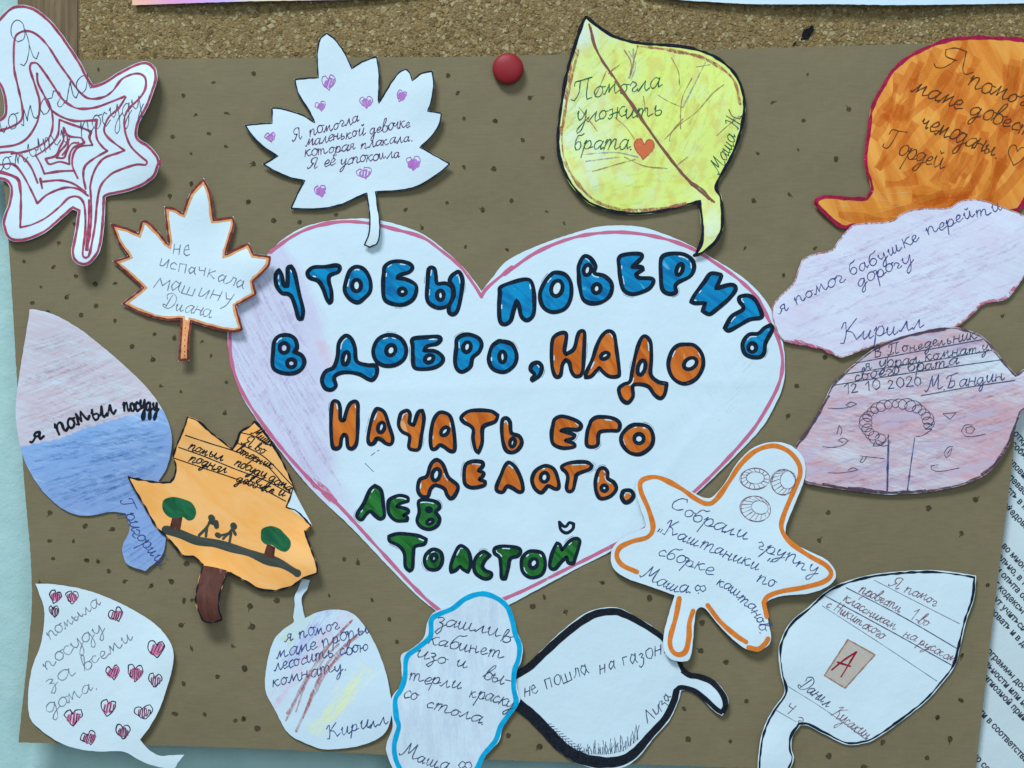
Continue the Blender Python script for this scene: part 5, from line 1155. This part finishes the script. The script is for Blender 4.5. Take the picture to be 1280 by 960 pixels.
p.sheet(frame(J_, [(420, 148), (500, 165), (560, 230), (610, 320), (650, 430), (672, 540), (676, 610), (640, 700), (540, 750), (400, 769), (330, 756), (220, 701), (160, 600), (116, 510), (119, 400), (149, 290), (190, 240), (238, 205), (238, 180), (245, 130), (245, 90), (262, 50), (278, 10), (313, 17), (298, 60), (275, 100), (290, 187), (340, 162)]),
        mat_paper('rainbow_leaf_paper', dirt=.04, angle=-52, stretch=6, opac=.8), 4, rainbow, corner=55)
p.ribbons([frame(J_, l) for l in ([(495, 200), (420, 280), (350, 380), (290, 480), (240, 570), (205, 640)], [(500, 195), (430, 265), (360, 350), (300, 450), (270, 540), (250, 600)], [(520, 260), (440, 330), (380, 400), (330, 500), (290, 600), (250, 690)], [(540, 250), (460, 320), (390, 420), (320, 540), (280, 630)], [(470, 330), (400, 400), (340, 480), (300, 580)], [(310, 420), (250, 540), (210, 610)], [(440, 300), (380, 360), (330, 440)])], 2.9, mat_crayon('soft_red_crayon', (.52, .10, .11), 55, .5, 1200, 5, .35, .62), 'crayon_streak', vary=.5)
p.write('я помог', frame(J_, [(200, 292), (445, 235)]), 9, 1.25, 'pen_blue', .15)
p.write('маме пропы', frame(J_, [(165, 365), (360, 320), (575, 250)]), 9, 1.25, 'pen_blue', .15)
p.write('лесосить свою', frame(J_, [(155, 425), (360, 370), (580, 325)]), 8.5, 1.25, 'pen_blue', .15)
p.write('комнату.', frame(J_, [(145, 490), (300, 450), (480, 415)]), 9, 1.25, 'pen_blue', .15)
p.write('Кирилл', frame(J_, [(395, 725), (500, 690), (660, 655)]), 9, 1.25, 'pen_blue', .2)

# 12. black edged leaf
p = Paper('paper_leaf', 'white leaf with very thick black outline and hooked stem at the bottom middle', 'paper leaf', GLEAF, base=.8, wave=.25, centre=(760, 860), seed=42,
          lifts=((905, 880, 30, 1.4), (760, 955, 60, .8)))
p.sheet(frame(L_, [(20, 520), (40, 445), (130, 378), (200, 308), (300, 213), (400, 133), (480, 93), (600, 81), (700, 128), (800, 188), (850, 238), (920, 330), (962, 418), (1040, 438), (1120, 468), (1182, 540), (1194, 600), (1160, 657), (1120, 632), (1060, 575), (1000, 527), (945, 522), (932, 572), (882, 682), (802, 772), (722, 872), (642, 928), (540, 944), (430, 924), (350, 888), (288, 842), (198, 742), (68, 622), (30, 580)]),
        mat_paper('black_edge_paper', dirt=.05), 4.5, corner=70)
def varied(p, pts, wf, mat, name, lv=None):
    """a marker line whose width changes along it"""
    q = catmull(pts, 2.); V = []; F = []; n = len(q); na = 4
    lv = lv or 60e-6
    for i in range(n):
        a = q[max(0, i - 2)]; b = q[min(n - 1, i + 2)]; t = Vector((b[0] - a[0], b[1] - a[1])); t.normalize()
        w = wf(i / (n - 1)) * .5 * (1 + .12 * noise.noise(Vector((i / 6, 3, 1))))
        for k in range(na + 1):
            o = w * (2 * k / na - 1); x = q[i][0] - t.y * o; y = q[i][1] + t.x * o
            V.append(world(x, y, p.h(x, y) + lv + i * .15e-6))
    for i in range(n - 1):
        for k in range(na): F.append((i * (na + 1) + k, (i + 1) * (na + 1) + k, (i + 1) * (na + 1) + k + 1, i * (na + 1) + k + 1))
    G = [tuple(reversed(f)) if (V[f[1]] - V[f[0]]).cross(V[f[2]] - V[f[0]]).y > 0 else f for f in F]
    return link_mesh(name, V, G, mat, p.root, p.root.location)
varied(p, frame(L_, [(40, 455), (130, 402), (200, 337), (300, 245), (400, 165), (490, 115), (590, 103), (640, 118), (700, 147), (800, 208), (855, 255), (915, 335), (955, 420)]), lambda t: 9.5 if t < .5 else 9.5 - (t - .5) * 9, M['black_ink'], 'edge_line')
varied(p, frame(L_, [(950, 415), (990, 442), (1040, 450), (1110, 480), (1165, 545), (1178, 600), (1162, 640)]), lambda t: 7.2, M['black_ink'], 'edge_line', 75e-6)
varied(p, frame(L_, [(1165, 640), (1130, 620), (1070, 565), (1010, 522), (945, 507), (920, 525), (905, 580), (860, 670), (780, 760), (700, 850), (630, 893), (540, 905), (440, 892), (360, 858), (290, 805), (220, 730), (140, 650), (60, 590)]), lambda t: 6 if t < .2 else (8.5 if t < .35 else min(14.5, 8.5 + (t - .35) * 22 if t < .62 else 14.5)), M['black_ink'], 'edge_line', 90e-6)
wr(p, 'не пошла', L_, [(108, 562), (280, 500), (460, 430)], 11.5, 1.2, 'pen_dark', .15)
wr(p, 'на газон.', L_, [(510, 432), (650, 390), (870, 325)], 11.5, 1.2, 'pen_dark', .15)
wr(p, 'Лиза', L_, [(765, 700), (830, 650), (895, 545)], 8.5, 1.2, 'pen_dark', .1)
gr = []
for k in range(46):
    x = 390 + k * 7.2 + R.uniform(-3, 3); yb = 862 - max(0, (x - 560)) * .22 if x < 640 else 846 - (x - 640) * .82; hgt = R.uniform(30, 95) * (1 if 470 < x < 720 else .65)
    gr.append(frame(L_, [(x, yb), (x + R.uniform(-6, 6), yb - hgt * .5), (x + R.uniform(-10, 8), yb - hgt)]))
for k in range(12):
    x = 235 + k * 16; y = 715 + k * 13
    gr.append(frame(L_, [(x, y + 20), (x - 4, y - 12), (x + 18, y - 14)])); gr.append(frame(L_, [(x, y), (x + 16, y + 2)]))
p.ribbons(gr, .8, M['pen_dark'], 'drawn_grass', vary=.3)

# 13. blue edged leaf
def cloud_tint(x, y):
    n = noise.noise(Vector((x / 9, y / 40, 7)))
    return (.52, .58, .68, max(0, .50 + .35 * n))
p = Paper('paper_leaf', 'tall wavy leaf with sky blue marker outline under the tip of the big heart', 'paper leaf', GLEAF, base=1.5, wave=.3, centre=(570, 850), seed=43,
          lifts=((505, 890, 40, .8), (600, 745, 40, .6), (640, 830, 40, .8)))
p.sheet(frame(K_, [(545, 36), (620, 48), (682, 93), (717, 170), (737, 250), (765, 320), (757, 400), (730, 460), (737, 540), (752, 602), (720, 655), (662, 745), (642, 815), (572, 895), (537, 962), (515, 1040), (440, 1100), (300, 1140), (180, 1100), (110, 1020), (88, 960), (58, 880), (56, 830), (88, 740), (78, 640), (88, 580), (133, 520), (134, 440), (132, 370), (180, 340), (248, 280), (268, 200), (298, 150), (360, 123), (400, 113), (470, 58)]),
        mat_paper('blue_edge_paper', (.66, .78, .84), dirt=.06, angle=88, stretch=5, opac=.75, hard=.8), 4.5, cloud_tint, corner=75)
bl = frame(K_, [(550, 48), (470, 72), (400, 125), (330, 155), (290, 185), (284, 270), (220, 330), (162, 380), (152, 480), (132, 545), (102, 600), (108, 690), (120, 740), (97, 830), (102, 900), (125, 960), (165, 1040), (260, 1090), (380, 1085), (470, 1030), (528, 955), (560, 890), (622, 815), (650, 740), (690, 680), (730, 615), (718, 540), (722, 450), (742, 390), (748, 320), (725, 255), (710, 185), (680, 112), (620, 66)])
p.ribbons([join(smooth_closed(bl, 2., 80)) + [bl[0]]], 6.2, M['sky_line'], 'edge_line', vary=.12, closed=True, curve=False)
p.write('зашли', frame(K_, [(310, 215), (640, 268)]), 9.5, 1.2, 'pen_dark', .2)
p.write('в', frame(K_, [(650, 298), (710, 305)]), 8.5, 1.2, 'pen_dark', .2)
p.write('кабинет', frame(K_, [(270, 305), (430, 345), (665, 388)]), 9.5, 1.2, 'pen_dark', .2)
p.write('изо и', frame(K_, [(205, 378), (480, 438)]), 9.5, 1.2, 'pen_dark', .2)
p.write('вы-', frame(K_, [(555, 485), (690, 525)]), 9.5, 1.2, 'pen_dark', .2)
p.write('терли', frame(K_, [(170, 500), (440, 545)]), 9, 1.2, 'pen_dark', .2)
p.write('краску', frame(K_, [(485, 585), (600, 610), (710, 650)]), 9, 1.2, 'pen_dark', .2)
p.write('со', frame(K_, [(140, 590), (220, 608)]), 9.5, 1.2, 'pen_dark', .2)
p.write('стола.', frame(K_, [(260, 635), (400, 680), (570, 730)]), 9.5, 1.2, 'pen_dark', .2)
p.write('Маша Ф', frame(K_, [(125, 890), (300, 950), (490, 990)]), 9.5, 1.2, 'pen_dark', .2)

# 14. orange edged star leaf
p = Paper('paper_leaf', 'white star shaped leaf with orange marker outline and pencil ovals, right of the heart tip', 'paper leaf', GLEAF, base=2.5, wave=.25, centre=(900, 690), seed=44,
          lifts=((790, 620, 40, .8), (1020, 715, 50, 1.6), (850, 810, 40, 1.), (945, 800, 40, 1.), (980, 560, 50, .5)))
p.sheet(frame(M_, [(248, 168), (300, 183), (360, 218), (420, 250), (450, 262), (482, 256), (530, 200), (580, 120), (640, 63), (710, 40), (780, 48), (832, 88), (850, 140), (842, 200), (802, 300), (772, 380), (783, 428), (850, 468), (932, 508), (970, 565), (940, 612), (860, 642), (760, 652), (702, 672), (692, 700), (702, 760), (712, 820), (692, 857), (630, 870), (568, 832), (498, 762), (448, 702), (417, 708), (407, 760), (392, 890), (362, 913), (310, 902), (285, 860), (288, 790), (328, 650), (250, 622), (138, 582), (83, 540), (76, 480), (108, 430), (188, 390), (213, 370), (188, 290), (173, 220), (198, 178)]),
        mat_paper('star_leaf_paper', dirt=.04), 4.5, corner=70)
p.ribbons([frame(M_, [(178, 557), (120, 530), (98, 495), (110, 460), (160, 435), (220, 418), (242, 380), (225, 310), (195, 240), (192, 200), (220, 182), (270, 182), (350, 222), (410, 264), (455, 285), (490, 272), (540, 205), (590, 130), (650, 75), (720, 54), (780, 75), (820, 120), (828, 170), (800, 240), (760, 340), (756, 390), (790, 440), (860, 490), (930, 530), (950, 565), (920, 595), (840, 618), (750, 635), (700, 655), (683, 680)]),
           frame(M_, [(685, 690), (695, 735)]), frame(M_, [(347, 662), (332, 740), (310, 820), (315, 865), (340, 885), (370, 873), (384, 820), (387, 760), (402, 712)]), frame(M_, [(460, 690), (510, 755), (570, 808), (612, 835)]), frame(M_, [(622, 857), (660, 864), (688, 842), (700, 822)])], 5.9, M['orange_line'], 'edge_line', vary=.15)
def oval(cx, cy, rx, ry, ix, iy, irx, iry, rot):
    o = p.ribbons([frame(M_, ellipse(cx, cy, rx, ry, 18, rot)), frame(M_, ellipse(cx + 2, cy + 1, rx - 3, ry + 2, 18, rot, 40, 330)), frame(M_, ellipse(ix, iy, irx, iry, 14, rot))], .85, M['pen_red'], 'drawn_oval', vary=.4)
    st = []
    for k in range(16):
        a = math.radians(k * 22 + 10); 
        x0, y0 = ix + irx * 1.05 * math.cos(a), iy + iry * 1.05 * math.sin(a); x1, y1 = cx + rx * .95 * math.cos(a - .12), cy + ry * .95 * math.sin(a - .12)
        st.append(frame(M_, [(x0, y0), (x1, y1)]))
    p.ribbons(st, .7, M['pen_red'], 'oval_shading', parent=o, vary=.4)
oval(648, 185, 60, 41, 650, 182, 36, 24, 0); oval(760, 198, 49, 50, 780, 190, 31, 36, 10); oval(650, 305, 62, 49, 668, 300, 34, 26, 15)
p.write('Собрали', frame(M_, [(305, 300), (430, 365), (615, 430)]), 10, 1.2, 'pen_blue', .25)
p.write('группу', frame(M_, [(655, 455), (760, 510), (895, 570)]), 10, 1.2, 'pen_blue', .15)
p.write('„Каштаники”', frame(M_, [(255, 400), (300, 408), (480, 480), (690, 565)]), 9.5, 1.2, 'pen_blue', .25)
p.write('по', frame(M_, [(655, 590), (725, 625)]), 10, 1.2, 'pen_blue', .15)
p.write('сборке', frame(M_, [(260, 490), (360, 525), (475, 572)]), 9.5, 1.2, 'pen_blue', .25)
p.write('каштанов.', frame(M_, [(495, 605), (570, 655), (625, 705), (655, 750), (672, 805)]), 7.8, 1.2, 'pen_blue', .1)
p.write('Маша.Ф', frame(M_, [(190, 580), (300, 628), (455, 650)]), 9, 1.2, 'pen_blue', .25)

# 15. leaf with ruled lines and a boxed letter
p = Paper('paper_leaf', 'white leaf with ruled lines and a boxed red letter in the bottom right corner', 'paper leaf', GLEAF, base=.9, wave=.3, centre=(1085, 820), seed=45,
          lifts=((1210, 725, 50, 1.), (975, 830, 50, 1.4), (960, 940, 40, 1.4)))
p.sheet(frame(N_, [(1027, 103), (1019, 200), (984, 310), (956, 430), (935, 505), (884, 575), (804, 665), (704, 745), (604, 815), (540, 846), (450, 853), (350, 805), (282, 770), (247, 768), (213, 820), (209, 870), (219, 910), (204, 960), (150, 1050), (66, 1000), (63, 880), (85, 780), (125, 700), (176, 620), (160, 540), (150, 450), (160, 390), (205, 310), (285, 243), (365, 171), (447, 131), (560, 100), (680, 86), (790, 79), (900, 84)]),
        mat_paper('ruled_leaf_paper', dirt=.05), 4.5, corner=60)
p.edge(M['outline'], 2.5, 2.3, vary=.45)
p.ribbons([frame(N_, l) for l in ([(575, 123), (760, 218), (955, 317)], [(345, 237), (600, 402), (855, 572)], [(190, 592), (360, 700), (545, 835)], [(140, 700), (230, 752)])], .8, M['pen_grey'], 'ruled_line')
p.ribbons([frame(N_, l) for l in ([(452, 157), (700, 285), (945, 428)], [(358, 193), (640, 345), (918, 500)])], 1.2, M['pen_dark'], 'ruled_line')
bx = frame(N_, [(460, 387), (580, 455), (447, 603), (355, 546)])
p.fill(bx, M['box_tint'], 'box_tint', 4, smoothit=False, lv=50e-6)
p.ribbons([[bx[i], bx[(i + 1) % 4]] for i in range(4)], 1.6, M['box_line'], 'drawn_box', vary=.4)
p.ribbons([frame(N_, l) for l in ([(388, 522), (440, 480), (497, 442)], [(497, 442), (462, 500), (430, 552)], [(413, 488), (445, 498), (470, 506)])], 2.2, M['red_letter'], 'drawn_letter', vary=.3)
p.write('Я помог', frame(N_, [(640, 148), (850, 240)]), 7.5, 1.05, 'pen_red', .25)
p.write('провести', frame(N_, [(505, 175), (690, 268)]), 7.5, 1.05, 'pen_red', .25)
p.write('1-во', frame(N_, [(730, 295), (810, 330)]), 7.5, 1.05, 'pen_red', .25)
p.write('классникам', frame(N_, [(435, 215), (665, 345)]), 7, 1.05, 'pen_red', .25)
p.write('на русском', frame(N_, [(705, 370), (930, 495)]), 7, 1.05, 'pen_red', .25)
p.write('с Никитского', frame(N_, [(362, 240), (612, 385)]), 7, 1.05, 'pen_red', .25)
p.write('Данил', frame(N_, [(232, 592), (370, 690)]), 9, 1.1, 'pen_dark', .25)
p.write('Кусакин', frame(N_, [(385, 722), (545, 832)]), 8.5, 1.05, 'pen_red', .25)
p.write('4 г', frame(N_, [(170, 702), (250, 762)]), 6.5, 1.05, 'pen_red', .25)
